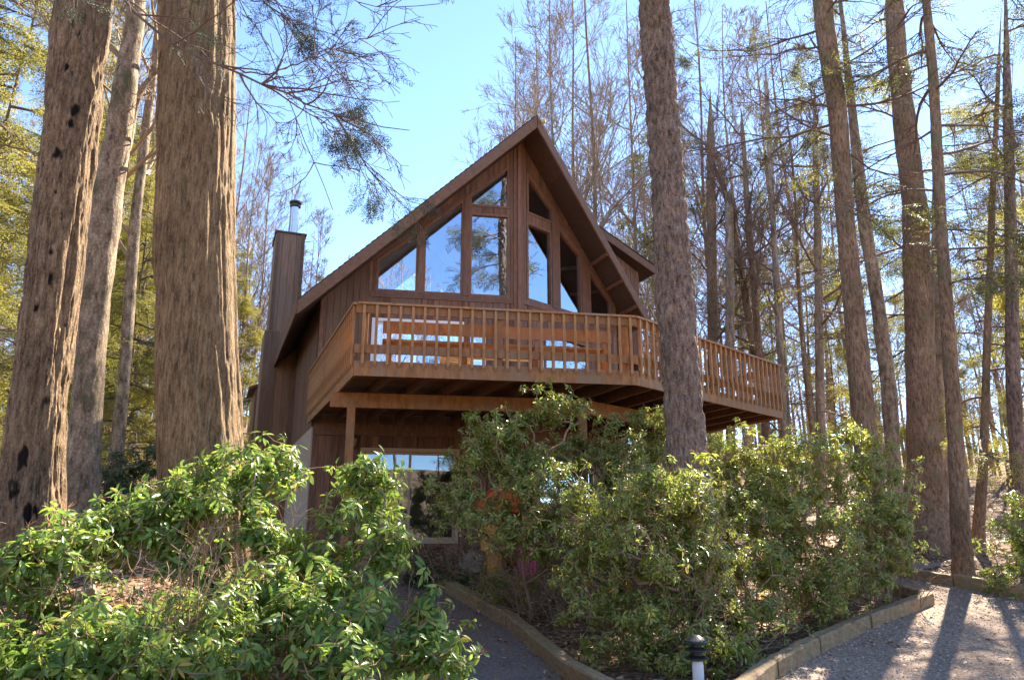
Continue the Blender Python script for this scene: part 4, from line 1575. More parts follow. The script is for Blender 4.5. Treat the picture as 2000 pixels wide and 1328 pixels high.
# hemlock whose boughs hang into the top left of the picture; its trunk stands left of the frame
hb = thing("hemlock_tree", (-5.9, 4.6, gzf(-5.9, 4.6)), "dark hemlock bough arching down across the top of the thick straight trunk", "tree")
k = MB()
line = np.array([[-5.9, 4.6, gzf(-5.9, 4.6) - .1, .26], [-5.85, 4.65, 4, .22], [-5.8, 4.7, 8, .16], [-5.8, 4.7, 13, .05]])
trunk_mesh(k, line, 24, 60, seed=41, rough=.008)
k.build("trunk", M['bark_red'], hb, smooth=True)
kb, kf = MB(), MB()
rngb = np.random.default_rng(42)
def bough(pts_px, Yv, r, start=None, needles=.5, twn=14, twL=(.4, 1.2), dirn=(0, 1)):
    pts = [P(px, py, Y) for (px, py), Y in zip(pts_px, Yv)]
    if start is not None: pts = [np.array(start)] + pts
    ln = resample(np.array([[*p, 1] for p in pts]), 26)[:, :3]
    ln[1:-1] += rngb.normal(size=(24, 3)) * .012
    kb.tube(ln, np.linspace(r, .004, 26), 6)
    FP, FD = [], []
    for i_ in range(twn):
        f = rngb.uniform(.3, 1)
        q = int(f * 24)
        d = ln[q + 1] - ln[q]
        d /= np.linalg.norm(d)
        tips = []
        side = perp(d, rngb)
        limb(kb, ln[q], d * rngb.uniform(.5, 1.1) + side * .8 + np.array([.25, 0, rngb.uniform(-.5, .15)]), rngb.uniform(*twL), r * .3 + .003, 1, rngb, dict(max=3, n=(0, 6, 3), wob=.14, up=-.02, ang=(.4, .9), ratio=(.35, .6), rmin=.0028), tips)
        for (p, dd, lvl, tp) in tips:
            if lvl > 1 and vnoise(p[None] * 2.6, 9)[0] > .25 and rngb.uniform() < needles:
                for g_ in (len(tp) - 1, len(tp) - 2):
                    FP.append(tp[g_]); FD.append(dd + Z3 * -.5 + rngb.normal(size=3) * .3)
    if FP: foliage(kf, FP, FD, rngb, (.12, .20), SPRAY, .8)
    return ln
bough([(250, 5), (310, 82), (380, 112), (455, 136), (520, 170), (600, 205), (700, 245), (800, 255)], [6.3] * 8, .026, (-5.8, 4.7, 8.4), .55, 20)
bough([(470, -20), (500, 60), (540, 130), (560, 180), (600, 290), (650, 410)], [6.6] * 6, .010, (-5.8, 4.7, 8.8), .05, 8, (.3, .7))
bough([(530, -20), (570, 60), (640, 110), (700, 190), (745, 260)], [6.9] * 5, .014, (-5.8, 4.7, 9.0), .85, 16, (.35, .9))
bough([(560, 40), (600, 100), (620, 150), (660, 170)], [6.7] * 4, .012, (-5.8, 4.7, 8.9), .8, 12, (.3, .8))
bough([(455, 136), (520, 150), (590, 120), (660, 90), (740, 70)], [6.3] * 5, .009, None, .4, 12, (.3, .9))
bough([(640, -30), (720, 30), (800, 10), (860, 8)], [7.2] * 4, .010, (-5.8, 4.7, 9.4), .35, 10, (.3, .8))
bough([(560, 170), (600, 210), (640, 250), (700, 300)], [6.5] * 4, .008, None, .9, 10, (.25, .6))
kb.absorb(kf, 1).build("crown", [M['twig'], M['hemdark']], hb)

# ------------------------------------------------------------------ woodland: prototypes copied through the background
def proto(name, H, bark, seed, kind):
    t = thing(name, (0, 0, 0), "forest tree", "tree")
    rng = np.random.default_rng(seed)
    r0 = H * .0056
    lean = rng.normal(size=2) * .02
    zz = np.linspace(0, H, 9)
    line = np.stack([lean[0] * zz + .10 * np.sin(zz * .5 + seed), lean[1] * zz + .10 * np.cos(zz * .4 + seed * 2) - .1, zz - .3, r0 * (1 - .82 * zz / H)], 1)
    line[:, 0] -= line[0, 0]; line[:, 1] -= line[0, 1]
    k = MB()
    ln = trunk_mesh(k, line, 10, 26, rough=.006, lump=.06, flare=.2, flare_h=.3, seed=seed)
    parts = [k.build("trunk", M[bark], t, smooth=True)]
    kb, kf = MB(), MB()
    if kind == 'bare':
        for i_ in range(17):
            f = rng.uniform(.28, .97)
            a = rng.uniform(0, 6.28)
            limb(kb, line_at(ln, f), np.array([math.sin(a), math.cos(a), rng.uniform(.5, 1.5)]), H * .26 * (1.25 - f) * rng.uniform(.7, 1.2), r0 * .42 * (1.2 - f), 0, rng,
                 dict(max=3, n=(6, 5, 4), wob=.13, up=.10, ang=(.35, .8), ratio=(.42, .65), rmin=.007))
        parts.append(kb.build("crown", M['twigred'], t))
    elif kind == 'pole':
        for i_ in range(44):
            f = rng.uniform(.12, .95)
            a = rng.uniform(0, 6.28)
            limb(kb, line_at(ln, f), np.array([math.sin(a), math.cos(a), rng.uniform(-.2, .4)]), rng.uniform(.6, 2.2), .018, 1, rng, dict(max=3, n=(0, 4, 3), wob=.14, up=.0, ang=(.4, .9), rmin=.006))
        conifer_crown(kb, kf, ln, H * .35, H * .95, 16, 2.4, rng, needles=.55, dead=.35, protos=SPRAY_COARSE)
        parts.append(kb.absorb(kf, 1).build("crown", [M['twig'], M['hemgreen']], t))
    else:
        conifer_crown(kb, kf, ln, H * .14, H * .97, 40, H * .20, rng, needles=.55, dead=.15, protos=SPRAY_COARSE if kind == 'hem' else SPRAY, droop=-.15)
        parts.append(kb.absorb(kf, 1).build("crown", [M['twig'], M['hemsunlit' if kind == 'gold' else 'hemgreen']], t))
    return t, parts, kind

PROTO = [proto("bare_tree", 24, 'bark_far', 51, 'bare'), proto("bare_tree", 26, 'bark_red', 52, 'bare'), proto("bare_tree", 22, 'bark_far', 53, 'bare'),
         proto("slender_tree", 22, 'bark_red', 54, 'pole'), proto("slender_tree", 24, 'bark_far', 55, 'pole'),
         proto("hemlock_tree", 15, 'bark_red', 56, 'hem'), proto("hemlock_tree", 14, 'bark_red', 57, 'gold'), proto("hemlock_tree", 16, 'bark_red', 58, 'gold')]
used = set()
KIND_LABEL = {'bare': ("leafless grey trunked tree with fine reddish twigs in the woods behind", "leafless trees in the background woods"),
              'pole': ("slender dark pole of a tree with sparse needles in the woods behind", "slender sparse trees in the background woods"),
              'hem': ("green needled hemlock in the woods behind", "green hemlocks in the background woods"),
              'gold': ("sunlit yellow green hemlock in the woods behind", "sunlit hemlocks in the background woods")}
def put_tree(i_, x, y, rz, sc, label=None, group=None):
    t, parts, kind = PROTO[i_]
    loc = (x, y, gzf(x, y))
    if i_ not in used:
        used.add(i_)
        r = t
        r.location = loc
        r.rotation_euler = (0, 0, rz)
        r.scale = (sc, sc, sc)
    else:
        r = copy_thing(t, parts, loc, rz, sc)
    if label:
        r["label"] = label
        if "group" in r: del r["group"]
    else:
        r["label"], r["group"] = KIND_LABEL[kind]
    return r

rw = np.random.default_rng(2024)
spots = []
def free(x, y, dmin):
    hx, hy = H1[0] + ax[0] * 5, H1[1] + ax[1] * 5
    if math.hypot(x - hx, y - hy) < 8.5: return False
    return all((x - a) ** 2 + (y - b) ** 2 > dmin ** 2 for a, b in spots)
def at_px(px, Y):
    return (px - 1000) / FPX * (Y * math.cos(PITCH) + 2.0), Y
# picked ones: tall bare trees against the sky, and the gold hemlocks left and right
for (i_, px, Y, sc) in ((0, 1090, 29, 1.05), (1, 1175, 27, .98), (2, 1235, 30, 1.15), (1, 1130, 33, 1.1), (1, 560, 30, .60), (0, 505, 32, .68), (2, 610, 33, .66), (2, 735, 46, .68), (0, 1030, 36, 1.0), (2, 470, 27, .7), (0, 1290, 33, 1.1), (1, 1380, 31, 1.0), (2, 1440, 31, 1.1), (0, 1530, 36, 1.15), (1, 1590, 40, 1.2), (2, 1660, 42, 1.2),
                        (6, 20, 13.5, .95), (7, 95, 17, 1.0), (6, 285, 19, .85), (7, -60, 11, .9), (6, 190, 24, 1.1), (7, 440, 27, .7), (6, 600, 34, .62), (5, -160, 14, 1.0), (7, 250, 30, .9), (6, 480, 25, .6),
                        (7, 1800, 38, .85), (6, 1680, 33, .8), (7, 1480, 36, .75), (7, 2010, 31, .9), (3, 1560, 27, .95), (4, 1640, 23, 1.0), (4, 1340, 30, 1.0)):
    x, y = at_px(px, Y)
    spots.append((x, y))
    put_tree(i_, x, y, rw.uniform(0, 6.28), sc)
cnt = 0
while cnt < 125:
    Y = 22 + 40 * rw.uniform() ** 1.2
    px = rw.uniform(-250, 2250)
    x, y = at_px(px, Y)
    if 620 < px < 980 and Y < 46: continue
    if not free(x, y, 1.9): continue
    sx, sy = math.sin(SUN_AZ), math.cos(SUN_AZ)
    if abs((x - 2.6) * sy - (y - 10.4) * sx) < 8.0 and (x - 2.6) * sx + (y - 10.4) * sy < 27: continue
    spots.append((x, y))
    left = px < 700
    w = [.20, .15, .15, .10, .08, .04, .15, .13] if left else [.22, .16, .18, .15, .14, .02, .07, .06]
    if px > 1250 and Y < 40: w = [.26, .2, .22, .14, .14, .0, .02, .02]
    i_ = rw.choice(8, p=np.array(w) / sum(w))
    sc = rw.uniform(.8, 1.1)
    if 430 < px < 980: sc *= .60
    put_tree(int(i_), x, y, rw.uniform(0, 6.28), sc)
    cnt += 1
# trees on the far side of the drive, behind the viewpoint, mirrored in the gable windows
for j_, (x, y, i_, sc) in enumerate(((-6, -8, 0, .9), (-2.5, -12, 1, 1.0), (2.5, -9, 2, 1.0), (6.5, -14, 5, 1.0), (9, -7, 4, 1.0), (-10, -13, 7, 1.0), (0.5, -19, 0, 1.1), (12, -12, 6, 1.1))):
    put_tree(i_, x, y, j_ * 1.7, sc)

# the wood beyond, one mass
k = MB()
rd = np.random.default_rng(8)
for c in range(520):
    y = rd.uniform(58, 120)
    x = rd.uniform(-1.0, 1.0) * y * .95
    z = gzf(x, y)
    h = rd.uniform(8, 15)
    ln = np.array([[x, y, z - .3], [x + rd.normal() * .15, y, z + h * .5], [x + rd.normal() * .4, y, z + h]])
    k.tube(ln, [.17, .11, .02], 4, cap=False)
    for b in range(16):
        f = rd.uniform(.25, 1)
        p = ln[0] + (ln[2] - ln[0]) * f
        a = rd.uniform(0, 6.28)
        L_ = rd.uniform(1.2, 3.5)
        q = p + np.array([math.sin(a), math.cos(a), rd.uniform(.2, 1.3)]) * L_
        k.tube(np.array([p, (p + q) / 2 + rd.normal(size=3) * .15, q]), [.04, .025, .012], 3, cap=False)
        for e in range(3):
            m_ = p + (q - p) * rd.uniform(.3, 1)
            k.tube(np.array([m_, m_ + rd.normal(size=3) * .7 + Z3 * .5]), [.018, .01], 3, cap=False)
tag(k.build("distant_woods", M['twigred']), "hazy mass of bare trunks and twigs on the far hillside", "woods", kind='stuff')

# ------------------------------------------------------------------ shrubs
def leaf_whorl(rng, n=11, L_=.11, W_=.036, droop=.35, tiers=2):
    V, F = [], []
    for i_ in range(n):
        a = i_ * 2.39996 + rng.uniform(-.3, .3)
        el = rng.uniform(-.5, .55) - droop
        l_ = L_ * rng.uniform(.72, 1.15)
        w_ = W_ * rng.uniform(.85, 1.15)
        d = np.array([math.cos(a) * math.cos(el), math.sin(a) * math.cos(el), math.sin(el)])
        s = np.array([-math.sin(a), math.cos(a), 0])
        nrm = np.cross(d, s)
        roll = rng.uniform(-.5, .5)
        s, nrm = s * math.cos(roll) + nrm * math.sin(roll), nrm * math.cos(roll) - s * math.sin(roll)
        if nrm[2] < 0: nrm = -nrm
        b = np.array([0, 0, -.035 * (i_ / n) * tiers]) + d * .012
        cv = rng.uniform(.08, .3)
        pos = lambda t, e, fo: b + d * l_ * t + s * w_ * .5 * e + nrm * (fo * w_ * .16 - cv * l_ * t * t)
        k0 = len(V)
        V += [pos(0, 0, 0), pos(.33, -.85, 1), pos(.33, 0, 0), pos(.33, .85, 1), pos(.68, -.8, 1), pos(.68, 0, 0), pos(.68, .8, 1), pos(1, 0, 0)]
        F += [(k0, k0 + 2, k0 + 1), (k0, k0 + 3, k0 + 2), (k0 + 1, k0 + 2, k0 + 5), (k0 + 1, k0 + 5, k0 + 4), (k0 + 2, k0 + 3, k0 + 6), (k0 + 2, k0 + 6, k0 + 5), (k0 + 4, k0 + 5, k0 + 7), (k0 + 5, k0 + 6, k0 + 7)]
    return np.array(V), np.array(F)

_q = np.random.default_rng(5)
WH_BIG = [leaf_whorl(_q, int(_q.integers(8, 13)), _q.uniform(.085, .115), .034, _q.uniform(.2, .42)) for _ in range(7)]
WH_MED = [leaf_whorl(_q, int(_q.integers(8, 13)), _q.uniform(.065, .09), .026, _q.uniform(.15, .4)) for _ in range(7)]
WH_SML = [leaf_whorl(_q, 10, .06, .022, .15) for _ in range(4)]

def shrub(name, label, blobs, mat, whorls, dens, seed, base=None, cat="shrub", group=None, stem_r=.0028, extra_twigs=0):
    """blobs: (px, py, rx, ry, Y[, density]) rounded masses of leaf tips; stems run from the ground to every tip."""
    rng = np.random.default_rng(seed)
    tips, outs = [], []
    lows = []
    for bl in blobs:
        px, py, rx, ry, Y = bl[:5]
        dn = bl[5] if len(bl) > 5 else 1.0
        c = P(px, py, Y)
        sc = (c - CAM) @ FW / FPX
        R_ = np.array([rx * sc, .75 * (rx + ry) / 2 * sc + .12, ry * sc])
        n_ = int(dens * dn * (R_[0] * R_[2] * 1.0 + R_[0] * R_[1] * .8 + .05))
        nC = max(4, n_ // 10)
        vc = rng.normal(size=(nC, 3))
        vc /= np.linalg.norm(vc, axis=1)[:, None]
        cc = c + vc * (rng.uniform(.12, 1.10, nC) ** .6)[:, None] * R_
        cc += np.stack([vnoise(cc * 2.2, 1), vnoise(cc * 2.2, 2), vnoise(cc * 2.2, 3)], 1) * .16
        rc = rng.uniform(.06, .15, nC)
        own = rng.integers(0, nC, n_)
        off = rng.normal(size=(n_, 3)) * np.array([1, 1, .75])
        p = cc[own] + off * rc[own][:, None]
        v = vc[own] * .6 + off * .45
        keep = p[:, 2] > gz(p[:, 0], p[:, 1]) + .05
        if dn < 1.3: keep &= (vnoise(p * 2.6, seed) > -.36)
        tips.append(p[keep])
        outs.append((v * np.array([1, 1, .6]) + Z3 * .6)[keep])
        lows.append(c)
    tips, outs = np.vstack(tips), np.vstack(outs)
    if base is None:
        m = np.mean(lows, 0)
        base = [(m[0], m[1] + .15)]
    roots = np.array([[b[0], b[1], gzf(b[0], b[1]) - .05] for b in base])
    o = roots.mean(0)
    t = thing(name, (o[0], o[1], gzf(o[0], o[1])), label, cat, group)
    # stem network: tips join the nearest already-linked point, nearest the root first
    d0 = np.min(np.linalg.norm(tips[:, None] - roots[None], axis=2), axis=1)
    order = np.argsort(d0)
    N = [r for r in roots]
    PL = [0.0] * len(roots)
    segs = []
    par = [-1] * len(roots)
    node_pts = np.array(N)
    pl = np.array(PL)
    buf = np.zeros((len(roots) + len(tips) * 3, 3))
    plb = np.zeros(len(buf))
    n0 = len(roots)
    buf[:n0] = roots
    parent = np.full(len(buf), -1)
    for i_ in order:
        q = tips[i_]
        dd = np.linalg.norm(buf[:n0] - q, axis=1) * (1 + .8 * (buf[:n0, 2] > q[2] + .05)) + .22 * plb[:n0]
        a = int(np.argmin(dd))
        A0 = buf[a]
        l_ = np.linalg.norm(q - A0)
        m1 = A0 + (q - A0) * .4 + rng.normal(size=3) * .06 * l_ - Z3 * .06 * l_
        m2 = A0 + (q - A0) * .75 + rng.normal(size=3) * .05 * l_ - Z3 * .04 * l_
        for z_, pp in enumerate((m1, m2, q)):
            buf[n0] = pp
            parent[n0] = a if z_ == 0 else n0 - 1
            plb[n0] = plb[a] + l_ * (.4, .75, 1)[z_]
            n0 += 1
    cntd = np.ones(n0)
    for x_ in range(n0 - 1, -1, -1):
        if parent[x_] >= 0: cntd[parent[x_]] += cntd[x_]
    rad = stem_r * np.minimum(cntd / 3, 400) ** .36 + .0012
    kb = MB()
    idx = np.where(parent[:n0] >= 0)[0]
    a_, b_ = buf[parent[idx]], buf[idx]
    ra, rb = np.minimum(rad[parent[idx]], rad[idx] * 1.5), rad[idx]
    tt = b_ - a_
    tt /= np.linalg.norm(tt, axis=1)[:, None] + 1e-9
    s_ = np.cross(tt, np.array([.3, .9, .1]))
    s_ /= np.linalg.norm(s_, axis=1)[:, None] + 1e-9
    u_ = np.cross(tt, s_)
    K = 4
    ang = np.arange(K) * 2 * math.pi / K
    ring = np.cos(ang)[None, :, None] * s_[:, None] + np.sin(ang)[None, :, None] * u_[:, None]
    V = np.concatenate([a_[:, None] + ring * ra[:, None, None], b_[:, None] + ring * rb[:, None, None]], 1)
    F = np.array([(j_, (j_ + 1) % K, K + (j_ + 1) % K, K + j_) for j_ in range(K)])
    G = (F[None] + (np.arange(len(idx)) * 2 * K)[:, None, None]).reshape(-1, 4)
    kb.add(V.reshape(-1, 3), G)
    for e in range(extra_twigs + 7):                     # bare dead twigs low in the shrub
        r_ = roots[rng.integers(len(roots))]
        limb(kb, r_ + np.array([rng.normal() * .2, rng.normal() * .2, .1]), np.array([rng.normal() * .6, rng.normal() * .4, 1.0]), rng.uniform(.5, 1.2), .009, 1, rng, dict(max=3, n=(0, 5, 4), wob=.2, up=.0, ang=(.4, 1.0), rmin=.002))
    for q in np.flatnonzero(rng.uniform(size=len(tips)) < .035):
        for e in range(4):
            d = np.array([rng.normal() * .5, rng.normal() * .5, rng.uniform(.3, 1.0)])
            kb.tube(np.array([tips[q], tips[q] + d * .05, tips[q] + d * .09 + rng.normal(size=3) * .012]), [.0025, .0022, .0012], 3, cap=False)
            kb.MI[-1][:] = 1
    kb.build("stems", [M['stem'], M['seed']], t, smooth=True)
    kl = MB()
    Z_ = outs / np.linalg.norm(outs, axis=1)[:, None] + rng.normal(size=outs.shape) * .28
    Z_ /= np.linalg.norm(Z_, axis=1)[:, None]
    X_ = np.cross(Z_, rng.normal(size=Z_.shape))
    X_ /= np.linalg.norm(X_, axis=1)[:, None]
    R_ = np.stack([X_, np.cross(Z_, X_), Z_], -1) * rng.uniform(.6, 1.2, len(tips))[:, None, None]
    w = rng.integers(0, len(whorls), len(tips))
    for q in range(len(whorls)):
        kl.inst(whorls[q][0], whorls[q][1], R_[w == q], tips[w == q])
    kl.build("leaves", M[mat], t, smooth=True)
    return t

# left foreground mass, five bushes
shrub("rhododendron", "low broad-leaved bush in the bottom left corner", [(70, 1110, 120, 60, 5.9, 1.3), (40, 1200, 130, 60, 5.5, 1.3), (150, 1265, 170, 70, 5.3, 1.3), (60, 1300, 160, 60, 5.0), (150, 1080, 70, 45, 6.0), (170, 1150, 60, 30, 5.8, .8)], 'rhodo', WH_BIG, 350, 101, base=[(-3.6, 5.6), (-3.2, 5.4)])
shrub("rhododendron", "tall broad-leaved bush in front of the thick straight trunk", [(475, 920, 75, 50, 7.1), (415, 965, 85, 60, 6.9), (530, 915, 40, 38, 7.2), (330, 1010, 80, 50, 6.7), (200, 1050, 90, 45, 6.5, 1.3), (450, 1055, 150, 80, 6.6), (290, 1070, 100, 40, 6.5, .7), (545, 1000, 50, 50, 6.9), (470, 1150, 130, 50, 6.3)], 'rhodo', WH_BIG, 370, 102, base=[(-2.6, 6.7), (-2.3, 6.6)])
shrub("rhododendron", "broad-leaved bush rising before the deck's left post and sliding door", [(672, 930, 50, 50, 7.5), (715, 965, 45, 45, 7.4), (700, 1030, 80, 55, 7.2), (630, 1090, 90, 70, 6.9), (745, 1065, 55, 60, 7.1), (650, 1170, 130, 70, 6.6)], 'rhodo', WH_BIG, 370, 103, base=[(-1.75, 7.1), (-1.5, 7.0)])
shrub("rhododendron", "broad-leaved bush spilling over the asphalt path at the bottom of the picture", [(560, 1220, 140, 80, 5.9), (720, 1210, 130, 80, 6.1), (800, 1265, 90, 70, 6.2), (640, 1290, 190, 70, 5.6), (810, 1180, 50, 40, 6.4, .7), (850, 1310, 45, 40, 6.0)], 'rhodo', WH_BIG, 350, 104, base=[(-1.3, 6.0), (-1.7, 5.8)])
shrub("rhododendron", "broad-leaved bush at the bottom left between corner bush and path bush", [(330, 1225, 110, 50, 5.7, .9), (380, 1290, 150, 60, 5.3, 1.3), (250, 1285, 120, 50, 5.2, 1.3), (440, 1225, 80, 70, 5.7, 1.3)], 'rhodo', WH_BIG, 340, 105, base=[(-2.4, 5.5)], extra_twigs=8)
# centre and right
shrub("laurel_bush", "upright bush with a yellowish sprig reaching the deck beam", [(1070, 790, 62, 36, 11.0), (1130, 810, 30, 30, 11.0), (1030, 815, 30, 28, 11.0), (960, 850, 60, 45, 10.9), (930, 900, 55, 50, 10.8, .9), (890, 950, 60, 50, 10.8, .8), (1000, 890, 80, 40, 10.9, 1.0), (930, 985, 90, 40, 10.6, .9), (1040, 960, 70, 60, 10.6, .9), (1010, 930, 60, 50, 10.5, .7), (985, 1030, 70, 40, 10.4, .8), (1050, 1040, 60, 45, 10.3, 1.0)], 'young', WH_MED, 490, 111, base=[(.2, 10.9), (.6, 11.0)], extra_twigs=16)
shrub("laurel_bush", "wide dark green bush under the deck behind the scaly trunk", [(1200, 870, 100, 50, 11.8), (1260, 835, 70, 40, 12.0), (1130, 900, 70, 50, 11.6), (1290, 880, 70, 60, 11.8), (1230, 930, 110, 50, 11.4)], 'laurel', WH_MED, 490, 112, base=[(1.8, 11.8), (2.1, 11.7)])
shrub("laurel_bush", "glossy bush around the foot of the scaly trunk", [(1080, 970, 90, 60, 10.1), (1180, 990, 120, 70, 9.8), (1280, 960, 90, 70, 9.5), (1250, 1060, 150, 80, 9.2), (1130, 1060, 100, 60, 9.6), (1340, 930, 40, 60, 9.0), (1345, 1010, 75, 50, 9.8, 1.4), (1370, 1075, 80, 60, 9.8, 1.4), (1390, 1160, 80, 55, 9.7, 1.3)], 'laurel', WH_MED, 490, 113, base=[(1.4, 9.7), (1.8, 9.5), (2.2, 9.4)], extra_twigs=12)
shrub("laurel_bush", "low bush beside the path light at the bottom of the picture", [(1180, 1150, 110, 70, 9.4), (1290, 1160, 120, 70, 9.4), (1240, 1230, 110, 50, 9.0), (1330, 1260, 90, 50, 8.8), (1440, 1200, 90, 60, 9.4), (1460, 1130, 80, 60, 9.9), (1180, 1272, 45, 30, 8.9, .7), (1420, 1285, 60, 35, 8.8, .7)], 'laurel', WH_MED, 490, 114, base=[(1.6, 9.35), (2.3, 9.3)], extra_twigs=10)
shrub("laurel_bush", "big glossy bush below the far end of the deck", [(1470, 890, 80, 55, 11.6), (1560, 900, 90, 60, 11.6), (1450, 980, 80, 70, 11.2), (1560, 1000, 120, 80, 11.0), (1480, 1080, 110, 80, 10.6), (1590, 1110, 110, 80, 10.6), (1400, 900, 60, 60, 11.8), (1420, 1000, 60, 60, 11.2)], 'laurel', WH_MED, 490, 115, base=[(3.9, 11.2), (4.3, 11.0)], extra_twigs=8)
shrub("laurel_bush", "dark glossy bush at the right end of the planted bed", [(1640, 850, 60, 40, 12.0), (1620, 930, 80, 60, 11.9), (1700, 900, 70, 55, 12.0), (1690, 980, 90, 70, 11.8), (1740, 1010, 45, 60, 11.8), (1680, 1080, 90, 80, 11.4), (1740, 1060, 45, 60, 11.6), (1660, 1130, 80, 45, 11.4), (1540, 1160, 90, 50, 10.6)], 'laurel', WH_MED, 490, 116, base=[(5.4, 11.7), (5.6, 11.6)], extra_twigs=8)
shrub("laurel_bush", "bright bush at the right edge of the picture beyond the gravel", [(1975, 1020, 40, 45, 12.6), (1990, 1090, 60, 60, 12.4), (2040, 1060, 60, 80, 12.4), (1960, 1120, 30, 30, 12.4, .7)], 'young', WH_MED, 520, 117, base=[(8.7, 12.5)])
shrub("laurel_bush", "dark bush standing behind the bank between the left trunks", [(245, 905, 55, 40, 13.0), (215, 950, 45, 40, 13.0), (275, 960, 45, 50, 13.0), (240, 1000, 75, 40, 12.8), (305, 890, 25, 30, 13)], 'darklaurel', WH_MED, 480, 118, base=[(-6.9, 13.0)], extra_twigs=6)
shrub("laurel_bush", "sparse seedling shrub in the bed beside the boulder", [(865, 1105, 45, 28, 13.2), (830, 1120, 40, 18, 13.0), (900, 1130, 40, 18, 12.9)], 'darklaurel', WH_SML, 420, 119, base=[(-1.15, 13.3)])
shrub("laurel_bush", "small-leaved ground shrub beside the middle path timber", [(980, 1110, 70, 35, 11.6, .7), (1050, 1090, 60, 35, 11.4, .7), (960, 1160, 50, 22, 11.4), (1030, 1150, 40, 25, 11.0, .6)], 'laurel', WH_SML, 380, 120, base=[(.1, 11.6), (.4, 11.3)], extra_twigs=14)

# ------------------------------------------------------------------ small things
def blob_mesh(c, R_, seed, n=24, m=36, amp=.34):
    th = np.linspace(0, math.pi, n)
    ph = np.arange(m) * 2 * math.pi / m
    T_, P__ = np.meshgrid(th, ph, indexing='ij')
    v = np.stack([np.sin(T_) * np.cos(P__), np.sin(T_) * np.sin(P__), np.cos(T_)], -1).reshape(-1, 3)
    r = 1 + amp * fbm(v * 1.6, seed, 4)
    k = MB()
    i = np.arange(n - 1)[:, None] * m
    j = np.arange(m)[None, :]
    kk = (j + 1) % m
    k.add(c + v * r[:, None] * np.asarray(R_), np.stack([i + j, i + m + j, i + m + kk, i + kk], -1).reshape(-1, 4))
    return k
def rock(px, py, R_, label, seed, group=None):
    g = ground_at(px, py)
    c = np.array([g[0], g[1], gzf(g[0], g[1]) + R_[2] * .35])
    tag(blob_mesh(c, R_, seed).build("boulder", M['rock'], origin=(c[0], c[1], gzf(c[0], c[1])), smooth=True), label, "rock", group)
rock(930, 1116, (.34, .28, .27), "lichen-grey boulder in the bed near the lower sliding door", 3)
rock(170, 1168, (.10, .09, .06), "small pale stone on the mulch of the left bank", 4)
rock(1085, 1205, (.13, .10, .09), "small grey stone beside the long path timber", 6)
rock(1870, 1072, (.30, .25, .16), "mossy stone between the flared trunk and the slim reddish trunk", 7)

def path_light():
    p = ground_at(1366, 1356)
    g = p[2]
    t = thing("path_light", (p[0], p[1], g), "black tiered garden light on a short white post by the gravel edging", "garden light")
    k = MB()
    k.lathe(p, [(.058, -.05), (.058, .27), (.05, .315)], 16)
    k.build("post", M['white'], t, smooth=False)
    k = MB()
    k.lathe(p, [(.05, .316), (.12, .335), (.12, .35), (.055, .37), (.055, .40), (.125, .415), (.125, .43), (.055, .45), (.055, .48), (.125, .495), (.12, .515), (.03, .56)], 18)
    k.build("lamp_head", M['black'], t)
path_light()

# plastic play house and sled under the deck
c = P(1000, 1000, 14.3)
c = np.array([c[0], c[1], gzf(c[0], c[1])])
ph = thing("toy_playhouse", c, "orange roofed plastic playhouse half hidden by shrubs under the deck", "playhouse")
k = MB()
dl, dn2 = lf, -nd_l
def pt(u, v, z): return c + dl * u + dn2 * v + Z3 * z
for (ua, ub, va, vb) in ((-.45, -.39, 0, 1), (.39, .45, 0, 1), (-.39, .39, .93, 1), (-.39, -.2, 0, .07), (.2, .39, 0, .07)):
    k.hexa([pt(ua, va, -.05), pt(ub, va, -.05), pt(ub, vb, -.05), pt(ua, vb, -.05)], [pt(ua, va, 1.12), pt(ub, va, 1.12), pt(ub, vb, 1.12), pt(ua, vb, 1.12)])
k.build("wall", M['gold'], ph)
k = MB()
arc = [(-.62, 1.12), (-.45, 1.36), (-.22, 1.54), (0, 1.60), (.22, 1.54), (.45, 1.36), (.62, 1.12)]
for (a, b) in zip(arc[:-1], arc[1:]):
    k.hexa([pt(a[0], -.12, a[1]), pt(b[0], -.12, b[1]), pt(b[0], 1.12, b[1]), pt(a[0], 1.12, a[1])], [pt(a[0], -.12, a[1] + .07), pt(b[0], -.12, b[1] + .07), pt(b[0], 1.12, b[1] + .07), pt(a[0], 1.12, a[1] + .07)])
k.prism([pt(u, .04, z) for u, z in arc], dn2 * .03)
k.build("roof", M['orange'], ph)
c2 = P(1030, 1040, 13.7)
c2 = np.array([c2[0], c2[1], gzf(c2[0], c2[1])])
k = MB()
outl = []
for a in np.linspace(0, 2 * math.pi, 28, endpoint=False):
    outl.append((.16 * math.copysign(abs(math.cos(a)) ** .6, math.cos(a)), .50 + .50 * math.copysign(abs(math.sin(a)) ** .7, math.sin(a))))
lean_ = dn2 * .25
ring0 = [c2 + dl * u + lean_ * z + Z3 * z for u, z in outl]
ring1 = [c2 + dl * u * .85 + lean_ * z + dn2 * .06 + Z3 * (.5 + (z - .5) * .88) for u, z in outl]
n_ = len(outl)
k.add(ring0 + ring1, [(i_, (i_ + 1) % n_, n_ + (i_ + 1) % n_, n_ + i_) for i_ in range(n_)])
k.poly(ring1)
tag(k.build("snow_sled", M['pink'], origin=tuple(c2), smooth=False), "pink plastic sled propped up behind the shrubs under the deck", "sled")

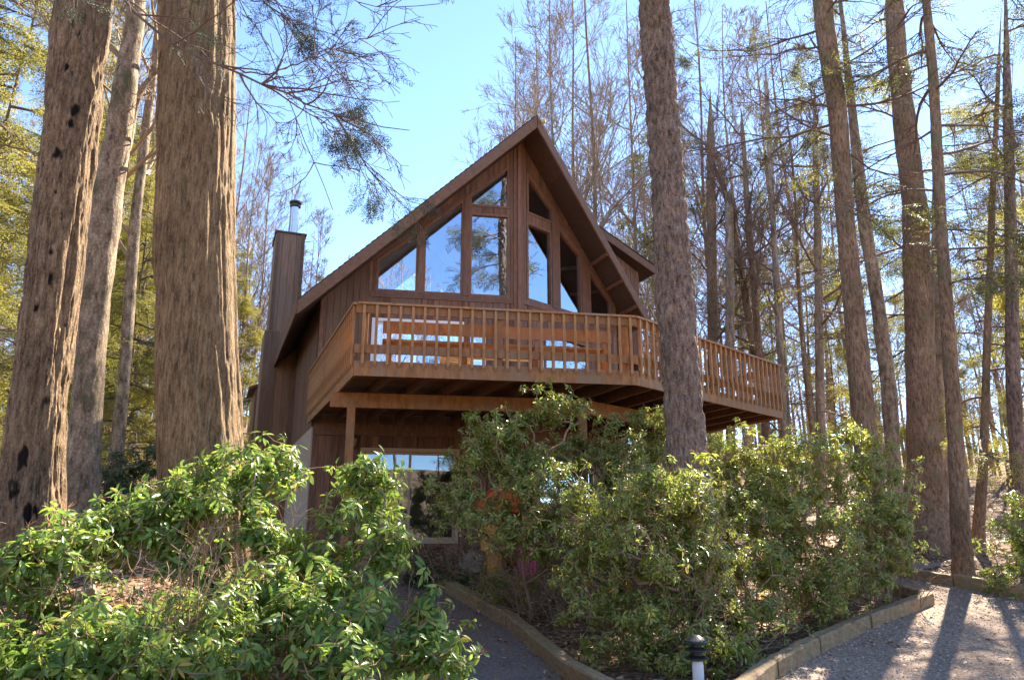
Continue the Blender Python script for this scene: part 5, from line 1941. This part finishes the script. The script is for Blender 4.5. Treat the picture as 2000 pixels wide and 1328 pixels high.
# ------------------------------------------------------------------ leaf litter, chips on the gravel
def litter(name, label, n, region, size, mat, seed, lift=.012, keep=None):
    rng = np.random.default_rng(seed)
    xy = region(rng, n)
    if keep is not None:
        xy = xy[keep(xy)]
    n = len(xy)
    z = gz(xy[:, 0], xy[:, 1]) + lift
    T_ = np.stack([xy[:, 0], xy[:, 1], z], 1)
    lv = np.array([(-.5, 0, 0), (-.12, -.28, .07), (.3, -.2, .05), (.5, 0, .0), (.3, .22, .09), (-.12, .26, .05)])
    lfce = np.array([(0, 1, 4, 5), (1, 2, 3, 4)])
    X_ = rng.normal(size=(n, 3)) * np.array([1, 1, .28])
    M_ = frames(X_, rng, .35) * rng.uniform(*size, n)[:, None, None]
    k = MB()
    k.inst(lv, lfce, M_, T_)
    return tag(k.build(name, M[mat]), label, "leaves", kind='stuff')
drive, pathp = inpoly(DRIVE), inpoly(PATH)
litter("fallen_leaves", "dry brown leaves covering the planted bed and banks", 26000, lambda r, n: np.stack([r.uniform(-8, 9, n), r.uniform(5, 17, n)], 1), (.035, .095), 'litter', 61, .012, lambda q: ~(drive(q) | pathp(q)))
litter("scattered_leaves", "odd dry leaves blown over the gravel and the path", 3200, lambda r, n: np.stack([r.uniform(-4, 13, n), r.uniform(7.5, 15.5, n)], 1), (.03, .075), 'litter', 62, .03, lambda q: (drive(q) | pathp(q)))
litter("forest_leaves", "brown leaf litter over the forest floor behind", 42000, lambda r, n: np.stack([r.uniform(-30, 34, n), 12 + 38 * r.uniform(0, 1, n) ** 1.3], 1), (.07, .20), 'litter', 63, .02, lambda q: ~(drive(q) | pathp(q)) & ((q[:, 0] > 7) | (q[:, 1] > 17) | (q[:, 0] < -7)))
rngp = np.random.default_rng(64)
n_ = 14000
xy = np.stack([rngp.uniform(-1.5, 14, n_), rngp.uniform(7.6, 15.5, n_)], 1)
xy = xy[drive(xy) & ~pathp(xy)]
ov = np.array([(1, 0, 0), (0, 1, 0), (-1, 0, 0), (0, -1, 0), (0, 0, .8), (0, 0, -.8)])
of = np.array([(0, 1, 4), (1, 2, 4), (2, 3, 4), (3, 0, 4), (1, 0, 5), (2, 1, 5), (3, 2, 5), (0, 3, 5)])
k = MB()
k.inst(ov, of, frames(rngp.normal(size=(len(xy), 3)), rngp, 1.0) * rngp.uniform(.006, .018, len(xy))[:, None, None], np.stack([xy[:, 0], xy[:, 1], gz(xy[:, 0], xy[:, 1]) + .024], 1))
tag(k.build("gravel_chips", M['stone']), "loose stone chips on the gravel driveway", "gravel", kind='stuff')
